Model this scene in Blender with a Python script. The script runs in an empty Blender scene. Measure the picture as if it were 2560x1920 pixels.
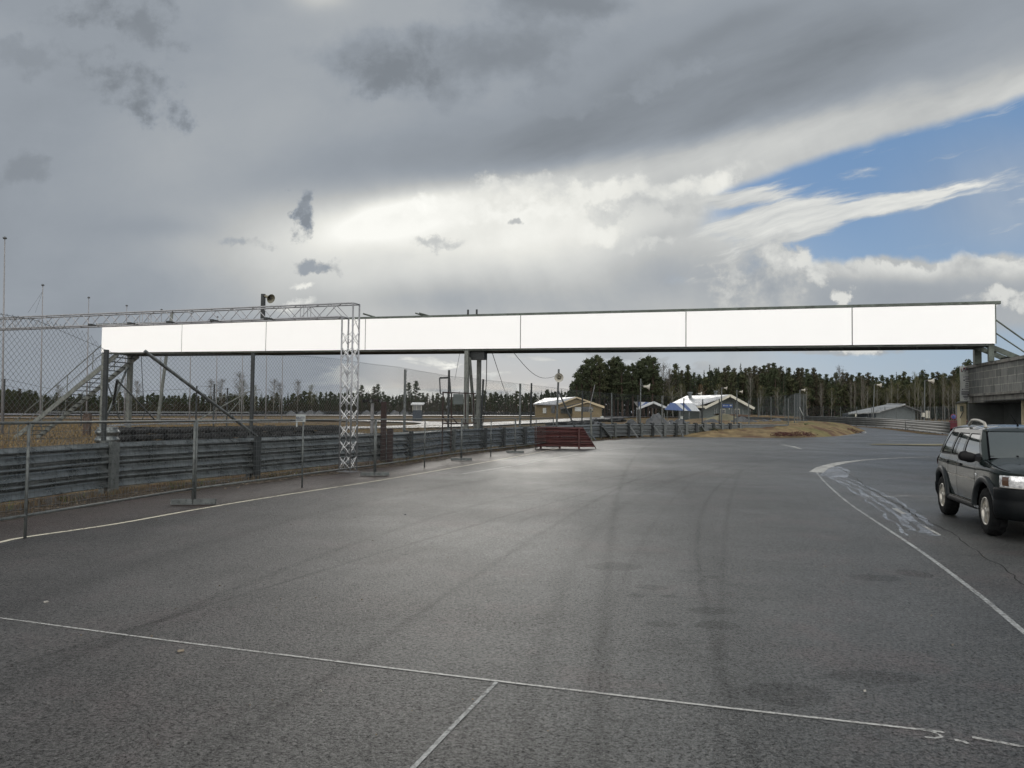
import bpy, bmesh, math, random
import numpy as np
from mathutils import Vector, Matrix
R = math.radians
sc = bpy.context.scene
col = sc.collection
random.seed(7); rng = np.random.default_rng(7)

# ------------------------------------------------------------------ camera
CAMZ = 1.8
FPX = 1880.0                      # focal length in pixels of the 2560 px wide photo
PITCH = math.atan(75/FPX); ROLL = 0.0115
cam_d = bpy.data.cameras.new('camera'); cam = bpy.data.objects.new('camera', cam_d); col.objects.link(cam)
cam_d.sensor_width = 36; cam_d.lens = 36*FPX/2560; cam_d.clip_end = 5000; cam_d.clip_start = .05
CM = Matrix.Rotation(R(90)+PITCH, 4, 'X') @ Matrix.Rotation(ROLL, 4, 'Z')
CM.translation = Vector((0, 0, CAMZ)); cam.matrix_world = CM
sc.camera = cam
def ray(px, py):
    d = CM.to_3x3() @ Vector(((px-1280)/FPX, (960-py)/FPX, -1)); return d/d.y
def AT(px, py, D):                # the point seen at that photo pixel, D metres ahead
    return CM.translation + ray(px, py)*D
def G(px, py, z=0.0):             # the ground point seen there
    d = ray(px, py); return CM.translation + d*((z-CAMZ)/d.z)

# ------------------------------------------------------------------ world
world = bpy.data.worlds.new('World'); sc.world = world; world.use_nodes = True
nt = world.node_tree; nt.nodes.clear()
class E:
    tree = None
    def __init__(s, v): s.v = v
    @staticmethod
    def m(op, *a, clamp=False):
        n = E.tree.nodes.new('ShaderNodeMath'); n.operation = op; n.use_clamp = clamp
        for i, x in enumerate(a):
            if isinstance(x, E): x = x.v
            if isinstance(x, (int, float)): n.inputs[i].default_value = x
            else: E.tree.links.new(x, n.inputs[i])
        return E(n.outputs[0])
    def __add__(a, b): return E.m('ADD', a, b)
    __radd__ = __add__
    def __sub__(a, b): return E.m('SUBTRACT', a, b)
    def __rsub__(a, b): return E.m('SUBTRACT', b, a)
    def __mul__(a, b): return E.m('MULTIPLY', a, b)
    __rmul__ = __mul__
    def __truediv__(a, b): return E.m('DIVIDE', a, b)
    def max(a, b): return E.m('MAXIMUM', a, b)
    def min(a, b): return E.m('MINIMUM', a, b)
    def exp(a): return E.m('EXPONENT', a)
def sstep(x, a, b):               # smooth 0..1 between a and b (a may exceed b)
    n = E.tree.nodes.new('ShaderNodeMapRange'); n.interpolation_type = 'SMOOTHSTEP'
    E.tree.links.new(x.v, n.inputs[0])
    if a < b: n.inputs[1].default_value = a; n.inputs[2].default_value = b
    else: n.inputs[1].default_value = b; n.inputs[2].default_value = a; n.inputs[3].default_value = 1; n.inputs[4].default_value = 0
    return E(n.outputs[0])
def comb(x, y, z):
    n = E.tree.nodes.new('ShaderNodeCombineXYZ')
    for i, a in enumerate((x, y, z)):
        if isinstance(a, E): E.tree.links.new(a.v, n.inputs[i])
        else: n.inputs[i].default_value = a
    return n.outputs[0]
def noise(vec, scale, detail=4, rough=.55, dist=0, color=False):
    n = E.tree.nodes.new('ShaderNodeTexNoise'); E.tree.links.new(vec, n.inputs['Vector'])
    n.inputs['Scale'].default_value = scale; n.inputs['Detail'].default_value = detail
    n.inputs['Roughness'].default_value = rough; n.inputs['Distortion'].default_value = dist
    return n.outputs['Color'] if color else E(n.outputs['Fac'])
def sepxyz(v):
    n = E.tree.nodes.new('ShaderNodeSeparateXYZ'); E.tree.links.new(v, n.inputs[0]); return [E(o) for o in n.outputs]
def mixc(f, a, b):
    n = E.tree.nodes.new('ShaderNodeMix'); n.data_type = 'RGBA'
    for i, x in ((0, f), (6, a), (7, b)):
        if isinstance(x, E): x = x.v
        if isinstance(x, tuple): n.inputs[i].default_value = (*x, 1) if len(x) == 3 else x
        elif isinstance(x, (int, float)): n.inputs[i].default_value = x
        else: E.tree.links.new(x, n.inputs[i])
    return n.outputs[2]
def ramp(f, stops):
    n = E.tree.nodes.new('ShaderNodeValToRGB'); el = n.color_ramp.elements
    while len(el) < len(stops): el.new(.5)
    for e, (p, c) in zip(el, stops): e.position = p; e.color = (*c, 1)
    E.tree.links.new(f.v, n.inputs[0]); return n.outputs[0]
def lin(*rgb): return tuple(((c/255+.055)/1.055)**2.4 if c > 10 else c/255/12.92 for c in rgb)

E.tree = nt
tc = nt.nodes.new('ShaderNodeTexCoord'); dv = tc.outputs['Generated']
dx, dy, dz = sepxyz(dv)
ys = dy.max(.12)
u0 = dx/ys; v0 = dz/ys            # tangents of bearing and height towards the track
def sp(X, Y):                     # tangents of a place in the sky (2212 px wide reading of the photo)
    d = ray(X*1.1573, Y*1.1573); return d.x, d.z
# cloud-base coordinates: a flat deck overhead, so texture streams away towards the horizon
zz = dz.max(0.0)+.10
deck = comb(dx/zz, dy/zz, 0.0)
uvv = comb(u0, v0, 0.0)
wn = sepxyz(noise(uvv, 3.2, 5, .58, color=True)); wf = sepxyz(noise(uvv, 14, 5, .6, color=True))
u1 = u0+(wn[0]-.5)*.10+(wf[0]-.5)*.040; v1 = v0+(wn[1]-.5)*.085+(wf[1]-.5)*.034     # ragged
us = u0+(wn[0]-.5)*.05+(wf[0]-.5)*.012; vs = v0+(wn[2]-.5)*.04+(wf[1]-.5)*.010       # soft
S = 1624.0
deckn = noise(deck, .55, 7, .55, .3)                                   # broad, streaming overhead
gain = lambda n, k: (n-.5)*k+.5
nA = gain(noise(uvv, 5.0, 6, .58, .25), 2.2); nB = gain(noise(uvv, 13.0, 5, .60, .2), 2.6); nC = gain(noise(uvv, 30.0, 4, .62), 2.6)   # ragged cloud matter
def rot(uu, vv, ang): c, s = math.cos(R(ang)), math.sin(R(ang)); return uu*c+vv*s, vv*c-uu*s
ra, rb = rot(us, vs, 16); wisp = gain(noise(comb(ra*2.2, rb*15.0, 0.0), 2.2, 6, .60, .3), 2.0); ra2, rb2 = rot(us, vs, 22); sheetn = gain(noise(comb(ra2*2.0, rb2*8.0, 1.0), 2.0, 5, .58), 1.8)
rain = gain(noise(comb(us*9.0+vs*3.0, vs*1.2, 2.0), 2.0, 3, .5), 1.8)
def blob(X, Y, rx, ry, ang=0, uu=None, vv=None):
    cu, cv = sp(X, Y); uu = uu or us; vv = vv or vs
    c, s = math.cos(R(ang)), math.sin(R(ang)); a = (uu-cu); b = (vv-cv)
    p = (a*c+b*s)*(S/rx); q = (b*c-a*s)*(S/ry)
    return (-1.0*(p*p+q*q)).exp()
def below(X1, Y1, X2, Y2, w, uu=None, vv=None):   # 1 below the line from 1 to 2 (rightwards), soft over w px
    p = sp(X1, Y1); q = sp(X2, Y2); uu = uu or us; vv = vv or vs
    tx, ty = q[0]-p[0], q[1]-p[1]; L_ = math.hypot(tx, ty); nx, ny = ty/L_, -tx/L_
    return sstep((uu-p[0])*nx+(vv-p[1])*ny, -w/S, w/S)
def E1(x): return x if isinstance(x, E) else E(x)
wg = sepxyz(noise(uvv, 11, 6, .62, color=True)); u2 = u0+(wg[0]-.5)*.17; v2 = v0+(wg[1]-.5)*.10
def rblob(X, Y, rx, ry, ang=0, uu=None, vv=None): return blob(X, Y, rx, ry, ang, uu or u2, vv or v2)
def rag(field, n, amt=1.2, lo=.42, hi=.62): return E1(n*.75+.55).min(1.0)*sstep(field+(n-.5)*(field*2.4).min(1.0)*(amt*.8), min(lo, .40), max(hi, .80) if hi < .7 else hi)
nS = gain(noise(comb(us*1.0+vs*.8, vs*1.9-us*.5, 4.0), 3.4, 7, .56, .5), 2.2)
L = .362+(deckn-.5)*.13+(nA-.5)*.035+(nS-.5)*.075
def over(Ln, m):
    global L; L = L*(1.0-m)+(Ln if isinstance(Ln, E) else 1.0*Ln)*m
over(.29+(nA-.5)*.06, blob(90, 480, 500, 330)*.6)
over(.43+(nA-.5)*.05, blob(520, 270, 330, 170, 25)*.75); over(.42+(nA-.5)*.05, blob(820, 40, 260, 90, 0)*.6); over(.60, blob(690, -10, 60, 30)*.8)
# darker deck
over(.262+(sheetn-.5)*.08, (blob(1250, 320, 420, 110, 14)*1.15).min(1.0)); over(.265+(sheetn-.5)*.09, (blob(1700, 150, 480, 120, 18)*1.1).min(1.0))
over(.285+(nA-.5)*.04, blob(700, 410, 270, 90, 12)*.8)
over(.24+(nB-.5)*.04, rag(rblob(1020, 130, 340, 95, 5), nA*.7+nB*.4, 1.5, .22, 1.15)*.85)
over(.225, rag(rblob(1200, 10, 210, 55, 0), nA, 1.2, .2, 1.1)*.8); over(.225, rag(rblob(860, 150, 120, 50, 20), nB+(nC-.5)*.4, 1.4, .25, 1.1)*.75)
over(.33+(nB-.5)*.06, rag(rblob(1420, 165, 110, 52, 15), nB, .9, .34, .50)*.6); over(.31+(nB-.5)*.05, rag(rblob(1190, 215, 150, 45, 0), nB, 1.1, .38, .62)*.6)
over(.36+(sheetn-.5)*.06, blob(2130, 100, 330, 55, 22)*.8); over(.335, blob(1480, 60, 260, 30, 26)*.8); over(.235, blob(1560, 70, 200, 28, 24)*.6); over(.235+(sheetn-.5)*.05, blob(1720, 245, 330, 30, 15)*.7)
# ragged dark scraps, top left
for X, Y, rx, ry, a, am in ((190, 30, 90, 45, 0, .8), (310, 55, 75, 60, 0, .7), (290, 190, 110, 45, -15, .95), (370, 235, 45, 40, 0, .95), (60, 130, 120, 30, 0, .4), (40, 360, 60, 35, 0, .5)):
    over(.225, rag(rblob(X, Y, rx*1.25, ry*1.25, a), nB*.6+nA*.4+(nC-.5)*.5, 1.6, .30, 1.25)*am)
# the bright sheet under the deck, running up to the right
sh = below(800, 470, 1300, 335, 55)*below(1000, 402, 2300, 118, 62)*sstep(us, sp(640, 0)[0], sp(820, 0)[0])
over(.56+(sheetn-.5)*.34, sh); over(.74+(sheetn-.5)*.30, sh*below(1100, 425, 2300, 185, 48))
glow = blob(850, 478, 150, 42, 12)
# lower bright mass
mass = below(560, 640, 640, 470, 75)*below(560, 540, 900, 470, 60)*sstep(us, sp(540, 0)[0], sp(720, 0)[0])
over(.47+(nA-.5)*.16+(rain-.5)*.10, mass*.85); over(.60+(nA-.5)*.22+(rain-.5)*.14, (blob(980, 530, 420, 120, 3)*1.3).min(1.0)*mass)
over(.42+(nA-.5)*.14, blob(640, 600, 90, 120)*.5); over(.66+(nA-.5)*.14, blob(800, 560, 150, 80)*.6)
over(.58+(nS-.5)*.2, blob(720, 560, 230, 130)*.55); over(.86+(nS-.5)*.16+(nB-.5)*.10, (blob(1030, 495, 450, 82, 3)*1.25).min(1.0)*.9); over(.62+(nA-.5)*.1, blob(660, 560, 120, 110)*.55); over(.97, (glow*1.9).min(1.0)); over(.90+(nB-.5)*.2, rag(rblob(1020, 445, 270, 36, 6), nB+(nC-.5)*.4, 1.1, .25, .95)); over(.88+(nA-.5)*.2, rag(rblob(1330, 415, 310, 34, 9), nB, 1.0, .22, .90)*.9)
over(.74+(nB-.5)*.3, rag(rblob(1130, 410, 130, 34, 0), nB+(nC-.5)*.5, 1.3, .28, .90)*.8)
over(.60+(nB-.5)*.35, rag(rblob(1480, 450, 230, 40, -2), nB+(nC-.5)*.4, 1.2, .38, .60)*.9)
over(.405+(nA-.5)*.12, blob(1450, 610, 150, 70)*.95); over(.42+(nA-.5)*.1+(rain-.5)*.05, blob(1000, 655, 420, 40)*.8); over(.48+(nB-.5)*.1, blob(1450, 500, 90, 22, 10)*.6)
over(.82+(nB-.5)*.15, rag(rblob(1290, 497, 85, 30, 5), nB+(nC-.5)*.5, 1.3, .45, 1.15)*.8); over(.70, rag(rblob(1400, 520, 60, 14, 0), nB+(nC-.5)*.6, 1.1, .22, 1.15)*.7); over(.9, rag(rblob(1200, 435, 40, 12, 40), nB, 1.1, .22, 1.15)*.7)
over(.27, rag(rblob(655, 465, 34, 50, -8), nB+(nC-.5)*.5, 1.0, .30, .90)); over(.33, rag(rblob(685, 560, 70, 19, 0), nB+(nC-.5)*.6, 1.4, .28, 1.0)*.9); over(.33, rag(rblob(740, 572, 30, 16, -20), nB+(nC-.5)*.6, 1.1, .22, 1.15)*.7)
over(.33, rag(rblob(530, 522, 50, 14), nC, 1.1, .22, 1.15)*.6); over(.40, rag(rblob(960, 518, 60, 13), nB+(nC-.5)*.7, 1.1, .22, 1.15)*.6); over(.38, rag(rblob(1105, 466, 24, 9), nC, 1.1, .22, 1.15)*.7); over(.30, blob(330, 490, 130, 25)*.5)
over(.95, rag(rblob(662, 610, 34, 9), nC, 1.1, .22, 1.15)*.7); over(.88, rag(rblob(640, 648, 70, 11), nB+(nC-.5)*.6, 1.1, .22, 1.15)*.7)
# blue between the sheet and the cumulus
wedge = below(1520, 420, 2300, 178, 13)*(1.0-below(1700, 580, 2300, 535, 9, u1, v1))*below(1400, 620, 1560, 395, 30)
tw_ = rag(rblob(1650, 610, 140, 110, 0, u1, v1)*1.2, nB+(nC-.5)*.5, .8, .40, .47)
wf_ = (blob(1860, 452, 210, 24, 15)*1.15).max(blob(1680, 478, 170, 48, 8)*1.35).max(blob(1590, 430, 130, 28, 5)*1.3).max(blob(1720, 510, 120, 26, 16)*1.2)
wis = sstep(wf_+(wisp-.5)*1.5, .22, .85)
Lw = .66+(wisp-.5)*.5
over(Lw, wedge*wis)
haze2 = (blob(2200, 420, 230, 150)*1.1).min(1.0)
wedge = wedge*(1.0-wis*.96)*below(1400, 700, 1570, 400, 30)*(1.0-(blob(1520, 560, 120, 85)*1.4).min(1.0))*(1.0-tw_)*(1.0-haze2*.42)*sstep(u0, 1.6, .80)
# cumulus
cu_t = below(1690, 585, 2300, 540, 8, u1+(nB-.5)*.03, v1+(nB-.5)*.05)*sstep(us, sp(1680, 0)[0], sp(1800, 0)[0])
dC = (vs-sp(1900, 560)[1])*(-S)
over((.70+(nB-.5)*.4)*(1.0-sstep(dC, 0, 60))+(.42+(nA-.5)*.12)*sstep(dC, 0, 60), cu_t); over(.36+(nA-.5)*.08, cu_t*blob(1980, 640, 260, 35)*.8)
over(.72, rag(rblob(2170, 640, 110, 15), nB+(nC-.5)*.5, 1.1, .22, 1.15)*.9)
tw = rag(rblob(1660, 620, 125, 120, 0, u1, v1)*1.2, nB+(nC-.5)*.5, .8, .40, .47)
over(.50+(nB-.5)*.5+(nC-.5)*.25, tw*sstep(vs, sp(0, 720)[1], sp(0, 560)[1])*.85)
over(.74, rag(rblob(1765, 590, 30, 50, 35, u1, v1), nB+(nC-.5)*.7, 1.0, .55, .85)*.8); over(.78, rag(rblob(1815, 635, 34, 36), nB+(nC-.5)*.7, 1.0, .55, .85)*.85); over(.66, rag(rblob(1590, 610, 40, 80), nB+(nC-.5)*.6, 1.0, .5, 1.0)*.7)
# under the bridge
low_ = sstep(v0, .135, .105); right_ = sstep(u0, .20, .42); midx = sstep(u0, -.30, -.20)*sstep(u0, .16, .06)
brk_n = noise(comb(u0*2.6, v0*9.0, 0.0), 4.2, 6, .56, .4)
over(.335+(nA-.5)*.05, low_*(1.0-right_)); over(.50+(nB-.5)*.15, low_*blob(1500, 780, 300, 45)*.7)
brk = sstep(brk_n, .50, .60)
over(.80+(nC-.5)*.4, midx*brk*blob(1010, 795, 330, 34, 0, u0, v0)*.95); over(.85, midx*sstep(brk_n, .40, .62)*blob(930, 848, 400, 17, 0, u0, v0)); over(.62, midx*blob(930, 858, 420, 14, 0, u0, v0)*.6); over(.60, blob(1150, 838, 200, 12, 0, u0, v0)*sstep(brk_n, .42, .55)*.7)
over(.75, rag(rblob(1790, 752, 210, 14, 0), nB+(nC-.5)*.5, 1.4, .28, .95)*.85)
lowblue = low_*right_*(1.0-rag(rblob(1790, 758, 200, 12, 0, u0, v0), nB, 1.2, .36, .56))*(.80-(nA-.5)*.3)
midblue = low_*sstep(u0, -.26, -.16)*(1.0-right_)*(1.0-brk*.9)*(1.0-rag(rblob(930, 850, 420, 14, 0, u0, v0), brk_n, .7, .35, .6))*.50
blue = E.m('MAXIMUM', wedge, lowblue.max(midblue), clamp=True)
# overhead and behind the camera the unseen sky is brightened as added fill light
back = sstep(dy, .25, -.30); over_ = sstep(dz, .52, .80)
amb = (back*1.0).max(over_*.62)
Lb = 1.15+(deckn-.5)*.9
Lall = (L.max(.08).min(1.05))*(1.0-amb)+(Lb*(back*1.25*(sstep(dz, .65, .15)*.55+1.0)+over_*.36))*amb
cc = ramp(E.m('MULTIPLY', Lall, .5), [(0.0, (.86, .97, 1.10)), (.17, (.89, .985, 1.10)), (.25, (.97, 1.0, 1.0)), (.4, (1.0, 1.0, .945)), (.8, (1.0, .985, .95))])
vm = nt.nodes.new('ShaderNodeVectorMath'); vm.operation = 'SCALE'; nt.links.new(cc, vm.inputs[0]); nt.links.new(Lall.v, vm.inputs['Scale'])
skyt = nt.nodes.new('ShaderNodeTexSky'); skyt.sky_type = 'NISHITA'; skyt.sun_disc = False
SUN_EL, SUN_AZ = R(18), R(-3)     # azimuth measured from the view axis, negative to the left
skyt.sun_elevation = SUN_EL; skyt.sun_rotation = SUN_AZ
vb = nt.nodes.new('ShaderNodeVectorMath'); vb.operation = 'SCALE'; nt.links.new(skyt.outputs[0], vb.inputs[0]); vb.inputs['Scale'].default_value = .06
grad = mixc(sstep(v0, .04, .34), lin(152, 180, 208), lin(98, 143, 192))
bluec = mixc(.2, grad, vb.outputs[0])
blueb = blue*(1.0-amb)
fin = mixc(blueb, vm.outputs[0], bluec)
# below the horizon: ground bounce
fin = mixc(sstep(dz, .0, -.03), fin, (.10, .10, .10))
bg = nt.nodes.new('ShaderNodeBackground'); bg.inputs['Strength'].default_value = 1.0
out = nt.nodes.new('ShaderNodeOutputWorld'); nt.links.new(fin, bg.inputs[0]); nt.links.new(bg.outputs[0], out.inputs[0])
world.cycles.sampling_method = 'NONE'

sun_d = bpy.data.lights.new('sun', 'SUN'); sun = bpy.data.objects.new('sun', sun_d); col.objects.link(sun)
sun_d.energy = .5; sun_d.angle = R(20); sun_d.color = (1, .96, .88)
sd = Vector((math.sin(SUN_AZ)*math.cos(SUN_EL), math.cos(SUN_AZ)*math.cos(SUN_EL), math.sin(SUN_EL)))
sun.rotation_euler = (-sd).to_track_quat('-Z', 'Y').to_euler()
vsn = sc.view_settings; sc.display_settings.display_device = 'sRGB'
vsn.view_transform = 'Standard'; vsn.look = 'None'; vsn.exposure = 0; vsn.gamma = 1; vsn.use_curve_mapping = False
sc.cycles.max_bounces = 4; sc.cycles.diffuse_bounces = 2; sc.cycles.glossy_bounces = 3; sc.cycles.use_adaptive_sampling = True; sc.cycles.adaptive_threshold = .02; sc.cycles.transparent_max_bounces = 12; sc.cycles.use_denoising = True

# ------------------------------------------------------------------ materials
MATS = {}
def mat(name, colr, rough=.6, metal=0, var=.25, vscale=6, bump=0, bscale=40, spec=.5, coat=0, c2=None, c2s=3, c2lo=.5, c2hi=.65, stretch=None, rv=0):
    m = bpy.data.materials.new(name); m.use_nodes = True; t = m.node_tree; E.tree = t
    b = t.nodes['Principled BSDF']; b.inputs['Roughness'].default_value = rough; b.inputs['Metallic'].default_value = metal
    b.inputs['Specular IOR Level'].default_value = spec; b.inputs['Coat Weight'].default_value = coat; b.inputs['Coat Roughness'].default_value = .04
    co = t.nodes.new('ShaderNodeTexCoord').outputs['Object']
    if stretch:
        mp = t.nodes.new('ShaderNodeMapping'); mp.inputs['Scale'].default_value = stretch; t.links.new(co, mp.inputs[0]); co = mp.outputs[0]
    n1 = noise(co, vscale, 6, .6)
    f = sstep(n1, .3, .7)
    c = mixc(f, tuple(x*(1-var) for x in colr), tuple(min(1, x*(1+var)) for x in colr))
    if c2: c = mixc(sstep(noise(co, c2s, 7, .65), c2lo, c2hi), c, c2)
    t.links.new(c, b.inputs['Base Color'])
    if rv: t.links.new((rough-rv/2+f*rv).v, b.inputs['Roughness'])
    if bump:
        bn = t.nodes.new('ShaderNodeBump'); bn.inputs['Strength'].default_value = bump; bn.inputs['Distance'].default_value = .02
        t.links.new(noise(co, bscale, 4, .6).v, bn.inputs['Height']); t.links.new(bn.outputs[0], b.inputs['Normal'])
    MATS[name] = m; return m
M = MATS
mat('galvanised', (.16, .175, .178), .32, .78, .25, 2.5, c2=(.09, .10, .10), c2s=7, stretch=(1, 1, .6), rv=.2, bump=.02)
mat('rail_weathered', (.05, .055, .055), .5, .1, .4, 1.5, c2=(.03, .028, .022), c2s=3, stretch=(1, 1, .5)); mat('galv_light', (.14, .15, .152), .42, .6, .2, 5, rv=.2)
mat('fence_steel', (.095, .105, .105), .5, .3, .2, 8, c2=(.045, .05, .05), c2s=14)
mat('wire', (.085, .092, .093), .5, .3, .15, 20)
mat('wire_dark', (.05, .06, .065), .6, .2, .15, 20)
mat('post_dark', (.018, .022, .024), .6, .1, .3, 9)
mat('post_grey', (.12, .13, .12), .6, .1, .25, 4, c2=(.09, .05, .03), c2s=6, c2lo=.6, c2hi=.7)
mat('bridge_steel', (.075, .09, .078), .6, .1, .25, 3, c2=(.04, .05, .04), c2s=4)
mat('bridge_under', (.025, .03, .03), .7, 0, .3, 3)
mat('board_white', (.97, .97, .975), .75, 0, .008, 1, spec=.1)
mat('seam', (.01, .01, .01), .9)
mat('aluminium', (.26, .265, .28), .42, .6, .1, 12)
mat('rust', (.018, .008, .007), .8, 0, .5, 9, c2=(.012, .006, .005), c2s=5, bump=.3)
mat('red_paint', (.052, .012, .011), .6, 0, .3, 4, c2=(.05, .012, .012), c2s=3, bump=.15)
mat('rubber', (.007, .0075, .009), .75, 0, .4, 15, bump=.2)
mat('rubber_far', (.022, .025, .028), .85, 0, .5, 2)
mat('belt', (.16, .17, .18), .55, 0, .3, 2, c2=(.04, .04, .05), c2s=5)
mat('tarp', (.048, .052, .058), .42, 0, .35, 1.2, c2=(.05, .055, .06), c2s=2.5)
mat('flag_white', (.17, .17, .18), .5, 0, .1, 5, c2=(.2, .2, .2), c2s=8)
mat('flag_dark', (.06, .065, .07), .5)
mat('concrete_block', (.13, .135, .13), .9); mat('alu_bright', (.62, .63, .64), .4, .4, .1, 12)
mat('concrete', (.17, .165, .15), .9, 0, .3, 3, c2=(.05, .05, .045), c2s=2.2, c2lo=.45, c2hi=.7, stretch=(1, 1, .35), bump=.4)
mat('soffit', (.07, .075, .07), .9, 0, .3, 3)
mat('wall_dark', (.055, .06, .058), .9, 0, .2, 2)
mat('cream', (.42, .37, .25), .8, 0, .12, 3, c2=(.25, .21, .15), c2s=4, c2lo=.6, c2hi=.75)
mat('yellow_wall', (.16, .125, .070), .85, 0, .12, 4, stretch=(4, 4, .3))
mat('yellow_trim', (.40, .33, .22), .8, 0, .1)
mat('roof_metal', (.33, .345, .37), .32, .3, .12, 1.2, stretch=(1, .1, 1), rv=.2)
mat('roof_grey', (.21, .22, .225), .5, .1, .2, 2)
mat('roof_dark', (.07, .07, .07), .7)
mat('grey_wall', (.085, .10, .10), .85, 0, .12, 3, stretch=(.3, .3, 5))
mat('grey_wall_b', (.10, .115, .12), .8, 0, .25, 9, stretch=(6, 6, .1))
mat('navy_wall', (.03, .04, .055), .8)
mat('trim', (.45, .44, .38), .8, 0, .1)
mat('window_dark', (.03, .035, .04), .15, 0, .2, 1, spec=.6)
mat('sign_grey', (.24, .26, .26), .6, 0, .06, 8); mat('sign_white', (.40, .42, .41), .6, 0, .06, 8)
mat('ink', (.03, .03, .05), .8)
mat('ink_red', (.16, .03, .04), .8)
mat('sign_blue', (.02, .07, .24), .5, 0, .1)
mat('sign_red', (.15, .02, .03), .5, 0, .15)
mat('green_sign', (.02, .04, .03), .6)
mat('tent_white', (.42, .44, .46), .6, 0, .06, 2)
mat('tent_blue', (.05, .085, .20), .6, 0, .1, 2)
mat('horn', (.38, .37, .33), .5, 0, .15, 6, c2=(.24, .2, .14), c2s=5, c2lo=.5, c2hi=.7)
mat('horn_beige', (.16, .15, .11), .55, 0, .2, 6)
mat('horn_dark', (.02, .02, .02), .6)
mat('bark', (.07, .05, .04), .95, 0, .4, 3)
mat('pine_bark', (.045, .030, .022), .95, 0, .4, 2)
mat('birch_bark', (.17, .165, .15), .8, 0, .2, 3, c2=(.06, .05, .05), c2s=4, c2lo=.55, c2hi=.62)
mat('scrap_wood', (.2, .17, .13), .9)
mat('litter_white', (.35, .34, .31), .8)
# crowns
def leafmat(name, c, var=.5):
    m = mat(name, c, .8, 0, var, .55, c2=tuple(x*.55 for x in c), c2s=1.4, spec=.2); return m
leafmat('pine_needles', (.040, .050, .026)); leafmat('pine_needles_b', (.050, .056, .028)); leafmat('spruce_needles', (.034, .044, .026))
leafmat('pine_brown', (.048, .046, .027)); leafmat('birch_twigs', (.07, .06, .045), .3); leafmat('birch_green', (.085, .085, .03), .3); leafmat('larch_rust', (.09, .055, .025), .3)
leafmat('bare_brown', (.048, .041, .030), .3); leafmat('shrub', (.05, .06, .025))

# paint of the car
m = mat('car_paint', (.006, .0115, .011), .5, .0, .05, 2, coat=.85, spec=.1)
mat('car_plastic', (.005, .006, .007), .5, 0, .15, 20, spec=.12); mat('car_trim', (.006, .006, .007), .4, spec=.15); mat('car_flare', (.016, .019, .021), .42, 0, .1, 8, spec=.22)
mat('car_black', (.002, .002, .003), .9, spec=.05); mat('tyre', (.007, .0075, .008), .8, 0, .3, 20, bump=.3, spec=.12); mat('alloy', (.42, .40, .36), .35, .7, .1, 10)
mat('chrome', (.55, .56, .58), .15, .9, .02); mat('rail_grey', (.30, .29, .26), .45, .2, .1); mat('amber', (.10, .055, .035), .15, coat=1)
mat('car_glass', (.035, .045, .045), .04, 0, .02, 1, spec=1.0, coat=1.0)
mat('headlight_glass', (.75, .77, .80), .12, .35, .5, 22, coat=1.0)

# grass / terrain
def ground_mats():
    m = bpy.data.materials.new('dry_grass'); m.use_nodes = True; t = m.node_tree; E.tree = t; b = t.nodes['Principled BSDF']
    co = t.nodes.new('ShaderNodeTexCoord').outputs['Object']
    n1 = noise(co, .09, 6, .6); n2 = noise(co, 1.3, 7, .7); n3 = noise(co, 9, 5, .7); n4 = noise(co, .35, 6, .65)
    c = mixc(sstep(n2, .3, .7), (.075, .055, .032), (.19, .14, .078))
    c = mixc(sstep(n1, .52, .62)*.6, c, (.085, .085, .035))
    c = mixc(sstep(n4, .50, .60)*.85, c, (.062, .034, .026))
    c = mixc(sstep(n3, .45, .75)*.5, c, (.05, .035, .02))
    t.links.new(c, b.inputs['Base Color']); b.inputs['Roughness'].default_value = .95; b.inputs['Specular IOR Level'].default_value = .1
    bn = t.nodes.new('ShaderNodeBump'); bn.inputs['Strength'].default_value = .8; bn.inputs['Distance'].default_value = .08
    t.links.new((n3+n2).v, bn.inputs['Height']); t.links.new(bn.outputs[0], b.inputs['Normal']); M['dry_grass'] = m
    m = mat('heather', (.055, .018, .014), .95, 0, .5, 8); mat('meadow_straw', (.16, .115, .055), .9, 0, .5, 8); m = mat('straw', (.085, .062, .036), .9, 0, .5, 8); mat('green_grass', (.07, .09, .025), .9, 0, .4, 8)
    mat('soil', (.035, .027, .020), .95, 0, .5, 5, bump=.5); mat('sand', (.13, .12, .075), .95, 0, .4, .5, bump=.4)
ground_mats()
m = M['dry_grass']; M['mound_grass'] = m2 = m.copy(); m2.name = 'mound_grass'
for n_ in m2.node_tree.nodes:
    if n_.type == 'MIX':
        for q_ in (6, 7):
            c_ = n_.inputs[q_].default_value; n_.inputs[q_].default_value = (c_[0]*1.35, c_[1]*1.4, c_[2]*1.4, 1)
def circle3(a, b, c):
    ax, ay, bx, by, cx, cy = a[0], a[1], b[0], b[1], c[0], c[1]
    d = 2*(ax*(by-cy)+bx*(cy-ay)+cx*(ay-by))
    ux = ((ax*ax+ay*ay)*(by-cy)+(bx*bx+by*by)*(cy-ay)+(cx*cx+cy*cy)*(ay-by))/d
    uy = ((ax*ax+ay*ay)*(cx-bx)+(bx*bx+by*by)*(ax-cx)+(cx*cx+cy*cy)*(bx-ax))/d
    return ux, uy, math.hypot(ax-ux, ay-uy)
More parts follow.
